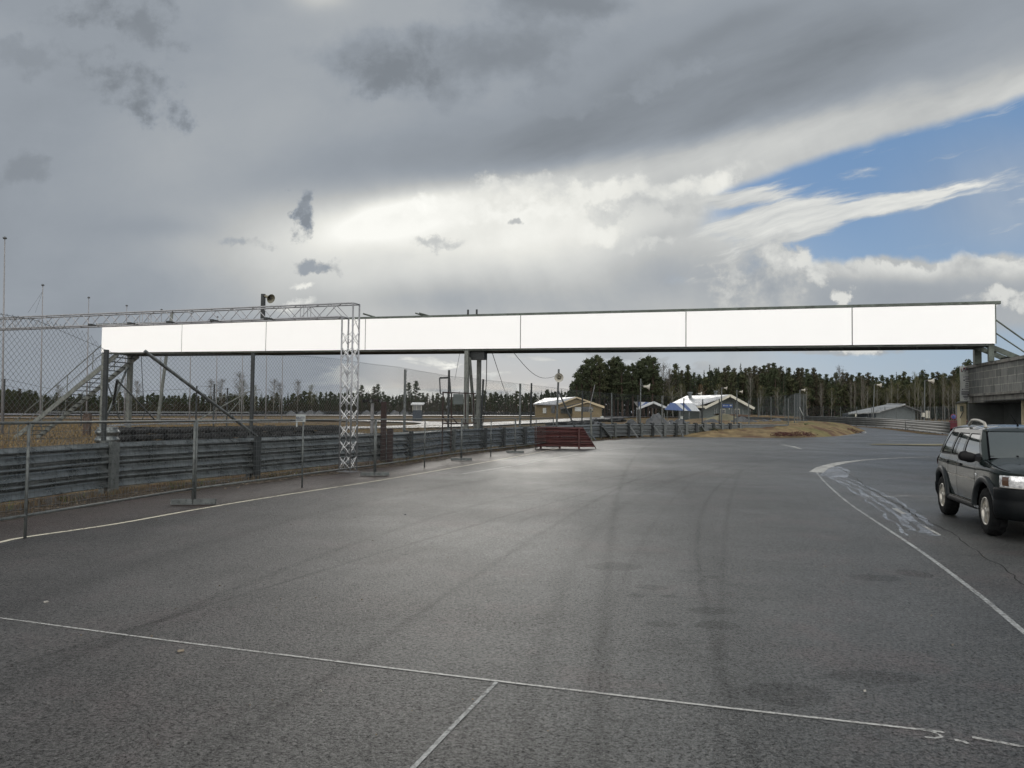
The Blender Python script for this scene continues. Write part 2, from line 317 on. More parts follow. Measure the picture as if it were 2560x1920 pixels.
def asphalt(name, base, far=False):
    m = bpy.data.materials.new(name); m.use_nodes = True; t = m.node_tree; E.tree = t; b = t.nodes['Principled BSDF']
    co = t.nodes.new('ShaderNodeTexCoord').outputs['Object']; x, y, z = sepxyz(co)
    lane = comb(x*1.0, y*.22, 0.0)
    n_big = noise(co, .16, 5, .6); n_lane = noise(lane, .9, 7, .65); n_p = noise(co, 1.1, 7, .7); n_ag = noise(co, 95, 3, .75); n_ag2 = noise(co, 38, 4, .7)
    g_ = lambda n, q: (n-.5)*q
    n_mid = noise(co, 11, 5, .7)
    k = 1.0+g_(n_big, .5)+g_(n_lane, 1.0)+g_(n_p, .8)+g_(n_mid, .6)
    agg = sstep(n_ag, .42, .62)*.85+(n_ag2-.5)*3.5
    k = (k*(.58+agg*1.05)).max(.10)
    # grey and reddish patches of wear
    c = mixc(sstep(x+(n_big-.5)*14.0, 1.5, -3.0), tuple(q*1.0 for q in base), (base[0]*1.0, base[1]*.90, base[2]*.86))
    c = mixc(sstep(noise(co, .55, 9, .74), .51, .62)*.75, c, (base[0]*1.08, base[1]*.80, base[2]*.79))
    # dark damp smears, elongated across the driving line
    sm = sstep(noise(comb(x*.9, y*2.6, 3.0), 1.5, 6, .6), .58, .70)*sstep(x, -1.5, 2.5)*.42
    k = k*(1.0-sm*.55)
    stone = sstep(noise(co, 48, 1, .5), .655, .70); pit = sstep(noise(co, 60, 2, .6), .40, .33); k = k*(1.0-pit*.55)
    if not far:
        def arc(p, q, r, w, amt):
            nonlocal k
            P = [G(a*1.1573, bb*1.1573) for a, bb in (p, q, r)]; cx, cy, rad = circle3(*P)
            dd = comb(x-cx, y-cy, 0.0); ln = t.nodes.new('ShaderNodeVectorMath'); ln.operation = 'LENGTH'; t.links.new(dd, ln.inputs[0])
            q_ = (E(ln.outputs['Value'])-rad+(n_p-.5)*.10)/(w*.72)
            k = k*(1.0-(-1.0*(q_*q_)).exp()*(sstep(n_p, .35, .6)*.5+.5)*min(.6, amt*1.2))
        arc((420, 1318), (900, 1172), (1320, 1052), .05, .38); arc((900, 1330), (1150, 1165), (1345, 1050), .07, .30)
        arc((1290, 1655), (1308, 1290), (1340, 1050), .10, .33); arc((560, 1142), (850, 1072), (1100, 1030), .22, .22)
        arc((60, 1262), (500, 1130), (900, 1050), .10, .12); arc((1700, 1659), (1560, 1250), (1480, 1060), .35, .14)
        arc((1560, 1240), (1575, 1090), (1590, 1040), .06, .25); arc((1510, 1130), (1580, 1030), (1720, 985), .07, .3); arc((1250, 1200), (1450, 1040), (1700, 990), .12, .22)
        arc((1000, 1100), (1200, 1052), (1480, 1010), .10, .25); arc((640, 1000), (900, 1100), (1290, 1170), .12, 0.0) if False else None; arc((1330, 1300), (1420, 1120), (1500, 1040), .05, .2); arc((200, 1400), (700, 1250), (1180, 1110), .14, .15); arc((1180, 1000), (1500, 990), (1760, 1000), .2, .2)
        for X, Y, rx, ry in ((1530, 1321, 58, 9), (1432, 1350, 42, 8), (1545, 1352, 62, 10), (1410, 1270, 30, 5), (1374, 1288, 24, 5), (1445, 1290, 22, 4), (1535, 1247, 18, 4), (1975, 1240, 34, 9), (1890, 1465, 120, 16), (1900, 1250, 60, 8), (1330, 1225, 70, 9), (1700, 1500, 90, 26)):
            p, q, r = G(X*1.1573, Y*1.1573), G((X+rx)*1.1573, Y*1.1573), G(X*1.1573, (Y-ry)*1.1573)
            a_ = (x-p.x)/max(.02, q.x-p.x); b_ = (y-p.y)/max(.02, r.y-p.y)
            k = k*(1.0-sstep((-1.0*(a_*a_+b_*b_)).exp()+(n_p-.5)*1.2, .34, .50)*.36)
    vs_ = t.nodes.new('ShaderNodeVectorMath'); vs_.operation = 'SCALE'; t.links.new(c, vs_.inputs[0]); t.links.new(k.v, vs_.inputs['Scale'])
    c = mixc(stone*.55, vs_.outputs[0], (.15, .15, .14))
    t.links.new(c, b.inputs['Base Color'])
    t.links.new((.45-sstep(n_big, .40, .65)*.08+(n_lane-.5)*.25).v, b.inputs['Roughness']); t.links.new((k*.62).min(1.0).v, b.inputs['Specular IOR Level'])
    bn = t.nodes.new('ShaderNodeBump'); bn.inputs['Strength'].default_value = 1.0; bn.inputs['Distance'].default_value = .008
    t.links.new((n_ag+n_ag2).v, bn.inputs['Height']); t.links.new(bn.outputs[0], b.inputs['Normal']); M[name] = m
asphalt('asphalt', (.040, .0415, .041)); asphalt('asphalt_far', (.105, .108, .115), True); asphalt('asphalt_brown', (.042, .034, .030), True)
def paint(name, c, wear, sc_=14, soft=.10):
    m = bpy.data.materials.new(name); m.use_nodes = True; t = m.node_tree; E.tree = t; b = t.nodes['Principled BSDF']
    co = t.nodes.new('ShaderNodeTexCoord').outputs['Object']
    f = sstep(noise(co, sc_, 8, .75)+(noise(co, .9, 5, .6)-.5)*.5, wear-soft, wear+soft)
    b.inputs['Base Color'].default_value = (*c, 1); b.inputs['Roughness'].default_value = .6
    t.links.new(f.v, b.inputs['Alpha']); M[name] = m
paint('line_white', (.40, .40, .385), .42, 30, .2); paint('line_yellowish', (.55, .52, .42), .40); paint('line_faint', (.30, .31, .31), .42, 30, .22); paint('chalk', (.32, .35, .40), .52, 16, .20)
paint('verge_litter', (.07, .052, .035), .5, 5, .08)
def chainmat(): pass
# masonry
def blocks():
    m = M['concrete_block']; t = m.node_tree; E.tree = t; b = t.nodes['Principled BSDF']
    uv = t.nodes.new('ShaderNodeUVMap').outputs[0]
    br = t.nodes.new('ShaderNodeTexBrick'); t.links.new(uv, br.inputs['Vector']); br.inputs['Scale'].default_value = 1
    br.inputs['Brick Width'].default_value = .6; br.inputs['Row Height'].default_value = .3; br.inputs['Mortar Size'].default_value = .012
    br.inputs['Color1'].default_value = (.11, .115, .11, 1); br.inputs['Color2'].default_value = (.19, .195, .185, 1); br.inputs['Mortar'].default_value = (.30, .30, .27, 1)
    x, y, z = sepxyz(uv)
    st = noise(comb(x*3.0, y*.5, 0.0), 2.0, 6, .7)
    c = mixc(sstep(st, .45, .68)*.7, br.outputs[0], (.045, .048, .045)); c = mixc(sstep(noise(uv, 8, 6, .7), .55, .75)*.35, c, (.32, .31, .28))
    t.links.new(c, b.inputs['Base Color'])
    bn = t.nodes.new('ShaderNodeBump'); bn.inputs['Strength'].default_value = .5; bn.inputs['Distance'].default_value = .02
    t.links.new(noise(uv, 30, 4, .7).v, bn.inputs['Height']); t.links.new(bn.outputs[0], b.inputs['Normal'])
blocks()

# ------------------------------------------------------------------ mesh helpers
V = Vector
class MB:
    def __init__(s): s.v = []; s.f = []; s.uv = None
    def n(s): return len(s.v)
    def quad(s, *p):
        i = s.n(); s.v += [tuple(q) for q in p]; s.f.append(tuple(range(i, i+len(p)))); return s
    def hexa(s, p):                # 8 corners: bottom ring 4, top ring 4
        i = s.n(); s.v += [tuple(q) for q in p]
        s.f += [(i+3, i+2, i+1, i), (i+4, i+5, i+6, i+7), (i, i+1, i+5, i+4), (i+1, i+2, i+6, i+5), (i+2, i+3, i+7, i+6), (i+3, i, i+4, i+7)]; return s
    def box(s, c, sz, ax=None):    # ax: (x axis, y axis) unit vectors in the plan
        c = V(c); hx, hy, hz = sz[0]/2, sz[1]/2, sz[2]/2
        X = V(ax[0]) if ax else V((1, 0, 0)); Y = V(ax[1]) if ax else V((0, 1, 0)); Z = X.cross(Y).normalized()
        return s.hexa([c+X*a*hx+Y*b*hy+Z*d*hz for d in (-1, 1) for a, b in ((-1, -1), (1, -1), (1, 1), (-1, 1))])
    def beam(s, p, q, w, h=None, up=(0, 0, 1)):
        p, q = V(p), V(q); d = (q-p).normalized(); u = V(up)
        if abs(d.dot(u)) > .98: u = V((0, 1, 0))
        r = d.cross(u).normalized(); u = r.cross(d); h = h or w
        return s.hexa([e+r*a*w/2+u*b*h/2 for e in (p, q) for a, b in ((-1, -1), (1, -1), (1, 1), (-1, 1))])
    def tube(s, pts, r, n=8, cap=True):
        pts = [V(p) for p in pts]; i0 = s.n(); m = len(pts)
        rs = r if isinstance(r, (list, tuple)) else [r]*m
        ref = None
        for k, p in enumerate(pts):
            d = (pts[min(k+1, m-1)]-pts[max(k-1, 0)]).normalized()
            if ref is None: ref = d.orthogonal().normalized()
            a = (ref-d*ref.dot(d)).normalized(); ref = a; b = d.cross(a)
            for j in range(n):
                t = 2*math.pi*j/n; s.v.append(tuple(p+(a*math.cos(t)+b*math.sin(t))*rs[k]))
        for k in range(m-1):
            for j in range(n):
                a = i0+k*n+j; b = i0+k*n+(j+1) % n; s.f.append((a, b, b+n, a+n))
        if cap and n > 2:
            s.f.append(tuple(i0+j for j in range(n))[::-1]); s.f.append(tuple(i0+(m-1)*n+j for j in range(n)))
        return s
    def grid(s, fn, nu, nv, flip=False):
        i = s.n()
        for a in range(nu+1):
            for b in range(nv+1): s.v.append(tuple(fn(a/nu, b/nv)))
        for a in range(nu):
            for b in range(nv):
                q = (i+a*(nv+1)+b, i+(a+1)*(nv+1)+b, i+(a+1)*(nv+1)+b+1, i+a*(nv+1)+b+1); s.f.append(q[::-1] if flip else q)
        return s
    def lathe(s, prof, o, ax, n=24, cap=False):   # prof: (distance along axis, radius)
        o, ax = V(o), V(ax).normalized(); a = ax.orthogonal().normalized(); b = ax.cross(a); i0 = s.n(); m = len(prof)
        for h, r in prof:
            for j in range(n):
                t = 2*math.pi*j/n; s.v.append(tuple(o+ax*h+(a*math.cos(t)+b*math.sin(t))*r))
        for k in range(m-1):
            for j in range(n):
                p = i0+k*n+j; q = i0+k*n+(j+1) % n; s.f.append((p, q, q+n, p+n))
        if cap:
            s.f.append(tuple(i0+j for j in range(n))[::-1]); s.f.append(tuple(i0+(m-1)*n+j for j in range(n)))
        return s
    def build(s, name, material, parent=None, smooth=False, off=None):
        me = bpy.data.meshes.new(name)
        o_ = V(off) if off is not None else (V(parent['_o']) if parent is not None and '_o' in parent else V((0, 0, 0)))
        vs = np.array(s.v, dtype=float).reshape(-1, 3)-np.array(o_)
        me.from_pydata([tuple(q) for q in vs], [], s.f); me.materials.append(M[material])
        if smooth: me.polygons.foreach_set('use_smooth', [True]*len(me.polygons))
        if s.uv:
            l = me.uv_layers.new(name='UVMap')
            for lp in me.loops: l.data[lp.index].uv = s.uv[lp.vertex_index]
        me.update()
        ob = bpy.data.objects.new(name, me); col.objects.link(ob)
        if parent is not None: ob.parent = parent
        return ob
def tag(o, label=None, cat=None, group=None, kind=None):
    if label: o['label'] = label
    if cat: o['category'] = cat
    if group: o['group'] = group
    if kind: o['kind'] = kind
    return o
def thing(name, label, cat, loc=(0, 0, 0), group=None):
    o = bpy.data.objects.new(name, None); col.objects.link(o); o.location = loc; o['_o'] = tuple(loc); o.empty_display_size = .2
    return tag(o, label, cat, group)
def dup(o, loc=None, rz=None, label=None, group=None, scale=None):
    c = o.copy(); col.objects.link(c)
    if loc is not None: c.location = loc
    if rz is not None: c.rotation_euler = (0, 0, rz)
    if scale is not None: c.scale = (scale if isinstance(scale, tuple) else (scale,)*3)
    if label: c['label'] = label
    if group: c['group'] = group
    for ch in o.children:
        d = ch.copy(); col.objects.link(d); d.parent = c
        for g in ch.children:
            e = g.copy(); col.objects.link(e); e.parent = d
    return c
def struct(mb, name, material, smooth=False): return tag(mb.build(name, material, None, smooth), kind='structure')
def smoothst(t): t = np.clip(t, 0, 1); return t*t*(3-2*t)
def terr(x, y):
    s = smoothst((y-58)/(215-58)); a = 1.22+(.0095*x if x < 0 else .0022*x)
    z = s*a
    if y < 0: z = 0
    return float(z)
def catmull(P, n=8):
    P = [V(p) for p in P]; out = []
    for i in range(len(P)-1):
        p0 = P[max(i-1, 0)]; p1 = P[i]; p2 = P[i+1]; p3 = P[min(i+2, len(P)-1)]
        for k in range(n):
            t = k/n; out.append(.5*((2*p1)+(p2-p0)*t+(2*p0-5*p1+4*p2-p3)*t*t+(3*p1-p0-3*p2+p3)*t**3))
    out.append(P[-1]); return out
class Path:
    def __init__(s, pts):
        s.p = [V(p) for p in pts]; s.c = [0]
        for a, b in zip(s.p, s.p[1:]): s.c.append(s.c[-1]+(b-a).length)
        s.L = s.c[-1]
    def at(s, t):
        t = max(0, min(s.L, t)); i = int(np.searchsorted(s.c, t, side='right'))-1; i = min(i, len(s.p)-2)
        f = (t-s.c[i])/(s.c[i+1]-s.c[i]); return s.p[i].lerp(s.p[i+1], f)
    def dir(s, t): a = s.at(t-.3); b = s.at(t+.3); return (b-a).normalized()
def ribbon(mb, pts, w, dz=.004, na=1):
    P = [V(p) for p in pts]; i = mb.n()
    for k, p in enumerate(P):
        d = (P[min(k+1, len(P)-1)]-P[max(k-1, 0)]); d.z = 0; d.normalize(); n = V((-d.y, d.x, 0)); ww = w if not isinstance(w, list) else w[k]
        for a_ in range(na+1):
            q = p+n*(1-2*a_/na)*ww/2; mb.v.append((q.x, q.y, max(0, terr(q.x, q.y))+dz))
    for k in range(len(P)-1):
        for a_ in range(na): j = i+k*(na+1)+a_; mb.f.append((j, j+1, j+na+2, j+na+1))
    return mb

# ------------------------------------------------------------------ ground
RAILP = [(-11.2, 4), (-10.0, 8.5), (-9.0, 13.3), (-8.59, 16.07), (-6.88, 20.2), (-4.62, 26.4), (-3.9, 28.6), (-2.7, 33.9), (-1.4, 37.0), (.6, 41.8), (3.5, 49), (6.6, 56.4), (9.4, 60.7), (13, 64), (20, 68.5), (26, 71)]
rail_path = Path(catmull([(x, y, 0) for x, y in RAILP], 8))
def leftx(y):
    pr = rail_path.p
    for a, b in zip(pr, pr[1:]):
        if a.y <= y <= b.y: return a.x+(b.x-a.x)*(y-a.y)/(b.y-a.y)
    return -11.8 if y < 5 else 26+(y-71)*.33
def terrain():
    xs = np.concatenate([np.linspace(-900, -130, 12), np.linspace(-120, 120, 61), np.linspace(130, 900, 12)])
    ys_ = np.concatenate([np.linspace(-300, -10, 6), np.linspace(-5, 240, 62), np.linspace(260, 1800, 14)])
    mb = MB()
    for x in xs:
        for y in ys_:
            z = terr(x, y)+(random.uniform(-.03, .03) if y > 45 else 0)
            if -12 < y < 148 and leftx(max(5, y))+3 < x < 57 and y > 40: z -= .16
            mb.v.append((x, y, z))
    n = len(ys_)
    for i in range(len(xs)-1):
        for j in range(n-1): mb.f.append((i*n+j, (i+1)*n+j, (i+1)*n+j+1, i*n+j+1))
    struct(mb, 'ground', 'dry_grass', True)
terrain()
def apron():
    rows = list(np.linspace(-8, 72, 60))+list(np.linspace(74, 150, 26)); mb = MB(); nx = 10
    for y in rows:
        a = leftx(y)+.75+.12*math.sin(y*1.3); b = 62 if y < 90 else 60
        for k in range(nx+1):
            x = a+(b-a)*k/nx; mb.v.append((x, y, terr(x, y)+(.006 if y < 60 else .03)))
    for i in range(len(rows)-1):
        for k in range(nx): q = i*(nx+1)+k; mb.f.append((q, q+1, q+nx+2, q+nx+1))
    struct(mb, 'track_asphalt', 'asphalt')
apron()
def lines():
    def gp(L_): return [G(x*1.1573, y*1.1573) for x, y in L_]
    k = .010
    e = [G(-60, 1366), G(0, 1357), G(65, 1344), G(290, 1311), G(490, 1275), G(700, 1240), G(941, 1203), G(1156, 1166), G(1290, 1142), G(1400, 1121), G(1440, 1116)]
    mb = ribbon(MB(), catmull(e, 6), .085, k); struct(mb, 'edge_line_marking', 'line_yellowish')
    # brown older asphalt between that line and the rail
    mb = MB(); E_ = catmull([(p.x, p.y, 0) for p in e], 6); i = 0
    for p in E_:
        mb.v.append((p.x, p.y, .008)); mb.v.append((leftx(p.y)+.7, p.y+.1, .008))
    for i in range(len(E_)-1): mb.f.append((2*i, 2*i+2, 2*i+3, 2*i+1))
    struct(mb, 'verge_pavement', 'asphalt_brown')
    a = gp([(-120, 1322), (0, 1337), (340, 1383), (700, 1428), (1075, 1474), (1500, 1524), (1960, 1576), (2040, 1586)]); mb = ribbon(MB(), catmull(a, 6), .026, k)
    ribbon(mb, gp([(2100, 1596), (2160, 1607), (2230, 1620), (2400, 1645)]), .03, k); ribbon(mb, gp([(1990, 1577), (2025, 1588), (2035, 1595), (2020, 1598), (1998, 1596)]), .02, k)
    ribbon(mb, gp([(2062, 1602), (2080, 1604), (2092, 1610)]), .03, k)
    struct(mb, 'start_line_marking', 'line_white')
    mb = ribbon(MB(), gp([(1073, 1476), (990, 1560), (893, 1662), (820, 1740)]), .028, k); struct(mb, 'grid_line_marking', 'line_faint')
    mb = MB()
    ribbon(mb, catmull(gp([(1000, 1024), (1130, 1003), (1220, 986), (1320, 971), (1420, 964), (1500, 961), (1600, 962)]), 5), .12, k)
    ribbon(mb, catmull(gp([(1400, 966), (1500, 967), (1640, 968), (1728, 968)]), 5), .10, k)
    ribbon(mb, gp([(1690, 961), (1714, 965), (1729, 970)]), .22, k)
    struct(mb, 'track_line_marking', 'line_white')
    r = catmull(gp([(2030, 987), (1960, 989), (1880, 993), (1820, 1000), (1783, 1009), (1768, 1017), (1763, 1021)]), 5)
    mb = ribbon(MB(), r, [.14+.30*min(1, i/16) for i in range(len(r))], k)
    struct(mb, 'corner_line_marking', 'line_white')
    q = catmull(gp([(1764, 1021), (1776, 1036), (1790, 1050), (1830, 1085), (1900, 1133), (1990, 1193), (2110, 1283), (2215, 1370), (2330, 1460)]), 5)
    mb = ribbon(MB(), q, .055, k); struct(mb, 'boundary_line_marking', 'line_faint')
    mb = MB(); r2 = catmull(gp([(1766, 1024), (1800, 1032), (1850, 1052), (1905, 1083), (1950, 1115), (1990, 1148), (2000, 1160)]), 5)
    random.seed(44)
    for of_, w_, n0, n1 in ((-.12, .22, 0, 26), (.10, .30, 0, 30), (.32, .20, 4, 24), (-.30, .12, 8, 31)):
        P_ = [p+V((of_+random.uniform(-.06, .06), random.uniform(-.05, .05), 0)) for p in r2[n0:n1]]; ribbon(mb, P_, [w_*random.uniform(.15, .8) for _ in P_], .007+.0004*(n0 % 7)+.0007*w_)
    ribbon(mb, gp([(1790, 1008), (1810, 1016), (1800, 1030)]), .8, .007)
    struct(mb, 'lime_stain', 'chalk')
    mb = MB(); ribbon(mb, gp([(1870, 1073), (1900, 1074), (1960, 1072), (2060, 1074)]), .09, k); ribbon(mb, gp([(1925, 1080), (2060, 1082)]), .04, k)
    struct(mb, 'bay_line_marking', 'line_faint'); mb = MB(); ribbon(mb, gp([(1932, 1099), (1953, 1111)]), .10, k); ribbon(mb, gp([(1995, 1137), (2030, 1157)]), .05, k); ribbon(mb, gp([(2120, 955), (2260, 962)]), .3, k)
    ribbon(mb, gp([(2290, 0.0+950), (2300, 951)]), .1, k)
    struct(mb, 'bay_line_marking', 'line_white')
    mb = MB()
    ribbon(mb, catmull([G(2030, 1093), G(2100, 1091.5), G(2150, 1087.5), G(2165, 1084.5), G(2150, 1081), G(2125, 1078)], 4), .14, .036)
    ribbon(mb, catmull([G(2300, 1084), G(2325, 1091), G(2290, 1096), G(2220, 1104)], 4), .11, .012)
    struct(mb, 'curve_line_marking', 'line_white')
lines()
def tarred():      # the tarred joint with a dark crack on the right
    mb = MB(); P = catmull([G(x*1.1573, y*1.1573) for x, y in [(1800, 1005), (1850, 1035), (1880, 1058), (1930, 1085), (1975, 1112), (2050, 1150), (2130, 1205), (2220, 1270), (2330, 1350)]], 8)
    P = [p+V((random.uniform(-.04, .04), random.uniform(-.04, .04), 0)) for p in P]
    ribbon(mb, P, [.008+.014*random.random() for _ in P], .011); struct(mb, 'tar_joint', 'seam')
tarred()
def infield():     # kart track strips beyond the rail
    mb = MB(); P = catmull([(-420, 196, 0), (-140, 196, 0), (-60, 203, 0), (0, 212, 0), (50, 214, 0), (92, 206, 0)], 10); n_ = len(P); ribbon(mb, P, [68-34*smoothst((p.x+130)/150) for p in P], .22, 12)
    P = catmull([(-34, 66, 0), (-15, 80, 0), (-5, 100, 0), (8, 134, 0), (24, 180, 0), (34, 216, 0)], 10); ribbon(mb, P, 7.5, .17, 4)
    P = catmull([(-15, 80, 0), (-9, 92, 0), (-13, 112, 0), (-40, 120, 0), (-90, 118, 0)], 8); ribbon(mb, P, 6.5, .18, 4)
    ribbon(mb, catmull([(-30, 55, 0), (-18, 60, 0), (-7, 58, 0), (-1, 62, 0), (2, 75, 0)], 6), 5, .10, 3)
    struct(mb, 'kart_track', 'asphalt_far')
infield()
def mound():
    mb = MB(); B = [G(1750, 1095), G(1824, 1095), G(1900, 1096), G(2000, 1095.5), G(2090, 1092.5), G(2140, 1087), G(2155, 1083.5)]
    B = [V((b.x, b.y, 0)) for b in B]+[V((45.5, 97, 0)), V((49, 115, 0)), V((50, 132, 0)), V((40, 140, 0)), V((25, 120, 0)), V((15, 84, 0)), V((13.5, 68, 0))]
    c = V((32, 92, 0)); loop = catmull(B+[B[0]], 8)[:-1]; n = len(loop); K = 12; i0 = 0
    for k in range(K+1):
        f = k/K
        for j, p in enumerate(loop):
            q = p.lerp(c, f); h = (1-(1-min(1, f/.42))**2)*1.15
            h *= .55+.45*math.exp(-((q.x-31)/17)**2); h += .10*math.sin(q.x*1.1+q.y*.6)*min(1, f*4)*(1-f)+random.uniform(-.05, .05)*min(1, f*5)
            mb.v.append((q.x, q.y, terr(q.x, q.y)-.05+h+(.05 if k else 0)))
    for k in range(K):
        for j in range(n): a = k*n+j; b = k*n+(j+1) % n; mb.f.append((a, b, b+n, a+n))
    struct(mb, 'grass_mound', 'mound_grass', True)
    mb = MB(); loop = [V((B[5].x, B[5].y, 0)), V((46, 96, 0)), V((50, 112, 0)), V((50.5, 130, 0))]
    return loop
mound()
tag(MB().grid(lambda u, v: (G(2165+200*u, 1112).x, 49.8+2.6*v*(.25+.75*math.sin(math.pi*min(1, u*1.4)*.5))+.3*math.sin(u*9), .05+.05*math.sin(math.pi*v)*u), 20, 4).build('grass_strip', 'sand', None, True), kind='structure')

# tufts of grass
def tufts(spots, name, label, material, hmin, hmax, blades=7, spread=.12, zf=None, wd=.006):
    mb = MB()
    for (x, y) in spots:
        z0 = zf(x, y) if zf else 0
        for b in range(blades):
            a = random.uniform(0, 6.28); r = random.uniform(0, spread); px, py = x+r*math.cos(a), y+r*math.sin(a); h = random.uniform(hmin, hmax); l = random.uniform(.2, .9)*h
            t = random.uniform(0, 6.28); w = wd*random.uniform(.7, 1.5); dx_, dy_ = math.cos(t)*w, math.sin(t)*w
            i = mb.n(); mx, my = px+l*math.cos(a)*.4, py+l*math.sin(a)*.4
            mb.v += [(px-dx_, py-dy_, z0), (px+dx_, py+dy_, z0), (mx+dx_*.7, my+dy_*.7, z0+h*.65), (mx-dx_*.7, my-dy_*.7, z0+h*.65), (px+l*math.cos(a), py+l*math.sin(a), z0+h*.8)]
            mb.f += [(i, i+1, i+2, i+3), (i+3, i+2, i+4)]
    return tag(mb.build(name, material), label, None, None, 'stuff')
sp_ = []
for _ in range(1100):
    t = random.uniform(0, rail_path.L*.86); p = rail_path.at(t); d = rail_path.dir(t); n = V((d.y, -d.x, 0)); q = p+n*abs(random.gauss(.10, .32)); sp_.append((q.x, q.y))
tufts(sp_, 'verge_grass', 'dead straw grass along the foot of the steel rail', 'straw', .05, .22, 7)
tufts(random.sample(sp_, 160), 'verge_weeds', 'sparse green weeds along the rail foot', 'green_grass', .05, .25, 5)
def litter():
    mb = MB()
    for _ in range(420):
        t = random.uniform(0, rail_path.L*.6); p = rail_path.at(t); d = rail_path.dir(t); n = V((d.y, -d.x, 0)); q = p+n*abs(random.gauss(.7, .35)); s = random.uniform(.008, .03)
        a = random.uniform(0, 3); mb.box((q.x, q.y, .012), (s*2.2, s, s*.5), ((math.cos(a), math.sin(a), 0), (-math.sin(a), math.cos(a), 0)))
    tag(mb.build('leaf_litter', 'scrap_wood'), 'pale leaf and wood litter scattered along the rail', None, None, 'stuff')
    mb = MB()
    ribbon(mb, [rail_path.at(t)+V((rail_path.dir(t).y, -rail_path.dir(t).x, 0))*(.62+.2*math.sin(t*2)+random.uniform(-.1, .1)) for t in np.arange(0, 70, .5)], [.9+random.uniform(-.25, .25) for _ in np.arange(0, 70, .5)], .013)
    struct(mb, 'verge_soil', 'verge_litter')
    mb = MB(); T_ = np.arange(0, 72, .5); ribbon(mb, [rail_path.at(t)+V((rail_path.dir(t).y, -rail_path.dir(t).x, 0))*.35 for t in T_], [1.5+.25*math.sin(t*1.7)+random.uniform(-.12, .12) for t in T_], .011); struct(mb, 'verge_earth', 'soil')
litter()
# heather and grass hummocks left
sp_ = [(x, y) for x, y in ((random.uniform(-60, -8), random.uniform(22, 95)) for _ in range(5200)) if x < leftx(y)-1.5]
tufts(sp_, 'meadow_grass', 'tall dry straw grass on the infield', 'meadow_straw', .12, .38, 5, .4, terr, .02)
sp_ = [(x, y) for x, y in ((random.gauss(-16, 4), random.gauss(21, 3.5)) for _ in range(1500)) if x < leftx(y)-2 and noise]
tufts(sp_, 'heather', 'reddish brown heather beyond the rail at far left', 'heather', .1, .35, 9, .35, terr, .012)
sp_ = [(random.uniform(16, 44), random.uniform(67, 96)) for _ in range(0)]

# ------------------------------------------------------------------ guardrails
WPROF = [(0, .02), (.004, .095), (.018, .104), (.034, .092), (.085, .060), (.125, .018), (.160, .008), (.182, .020), (.196, .075), (.214, .104), (.236, .104), (.262, .070), (.290, .020), (.314, .004)]
def rail_beam(mb, path, t0, t1, z0, side_=1, step=.8, hs=1.0):
    n = max(2, int((t1-t0)/step)); i0 = mb.n(); m = len(WPROF)
    for k in range(n+1):
        t = t0+(t1-t0)*k/n; p = path.at(t); d = path.dir(t); nn = V((d.y, -d.x, 0))*side_
        for h, o in WPROF: q = p+nn*o; mb.v.append((q.x, q.y, p.z+z0+h*hs))
    for k in range(n):
        for j in range(m-1): a = i0+k*m+j; mb.f.append((a, a+m, a+m+1, a+1))
def guardrail(name, label, path, t0, t1, posts, nb, zb, material, pmat, hs=1.0, side_=1, ph=1.25, post_s=.15, braces=()):
    o = path.at(t0); th = thing(name, label, 'guardrail', (o.x, o.y, o.z))
    for b in range(nb):
        mb = MB(); rail_beam(mb, path, t0, t1, zb+b*.315*hs+.002*b, side_, hs=hs); mb.build('rail_beam', material, th, True)
    for i, t in enumerate(posts):
        p = path.at(t); d = path.dir(t); nn = V((d.y, -d.x, 0))*side_; mb = MB()
        c = p-nn*(post_s/2+.012); mb.box((c.x, c.y, p.z+ph/2), (post_s, post_s*.8, ph), (d, nn)); 
        if i in braces: pass
        mb.build('post', pmat if isinstance(pmat, str) else pmat[i % len(pmat)], th)
    return th
def tpix(px):      # path parameter where the rail crosses that pixel column
    best = min(np.arange(0, rail_path.L, .1), key=lambda t: abs(1280+FPX*rail_path.at(t).x/rail_path.at(t).y-px)); return float(best)
T_RED = tpix(1330)
posts_near = [tpix(x) for x in (-330, 277, 640, 875)]
gr = guardrail('guardrail', 'weathered grey triple steel guardrail along the left verge behind the mesh fence', rail_path, 0, T_RED+1.5, posts_near+[tpix(x) for x in (1023, 1131, 1210, 1257, 1308)], 3, .14, 'galvanised', ['fence_steel', 'fence_steel', 'post_dark', 'post_dark', 'post_dark', 'fence_steel', 'post_dark', 'post_dark', 'post_dark'], side_=1, post_s=.17, ph=1.13)
# front faces of the posts
for px, w, m_ in ((277, .20, 'fence_steel'), (640, .20, 'post_dark'), (1023, .20, 'post_dark'), (1131, .22, 'fence_steel'), (1210, .18, 'post_dark'), (1257, .2, 'post_dark'), (1310, .3, 'post_dark')):
    t = tpix(px); p = rail_path.at(t); d = rail_path.dir(t); nn = V((d.y, -d.x, 0)); c = p+nn*.13; mb = MB(); mb.box((c.x, c.y, .56), (w, .09, 1.10), (d, nn)); mb.build('post', m_, gr)
far_px = [1400, 1461, 1500, 1536, 1570, 1602, 1631, 1660, 1688, 1714, 1739, 1761, 1782, 1805, 1824, 1850]
th = guardrail('guardrail', 'streaky grey guardrail with raked struts curving across the far side of the tarmac', rail_path, T_RED+1.5, rail_path.L, [tpix(x) for x in far_px], 3, .17, 'galv_light', 'post_dark', hs=.98, post_s=.16, ph=1.2)
for i, x in enumerate(far_px[2:]):
    t = tpix(x); p = rail_path.at(t); d = rail_path.dir(t); nn = V((d.y, -d.x, 0)); c = p+nn*.13; mb = MB(); mb.box((c.x, c.y, .6), (.26 if i % 2 == 0 else .28, .09, 1.2), (d, nn)); mb.build('post', 'post_dark' if i % 2 == 0 else 'fence_steel', th)
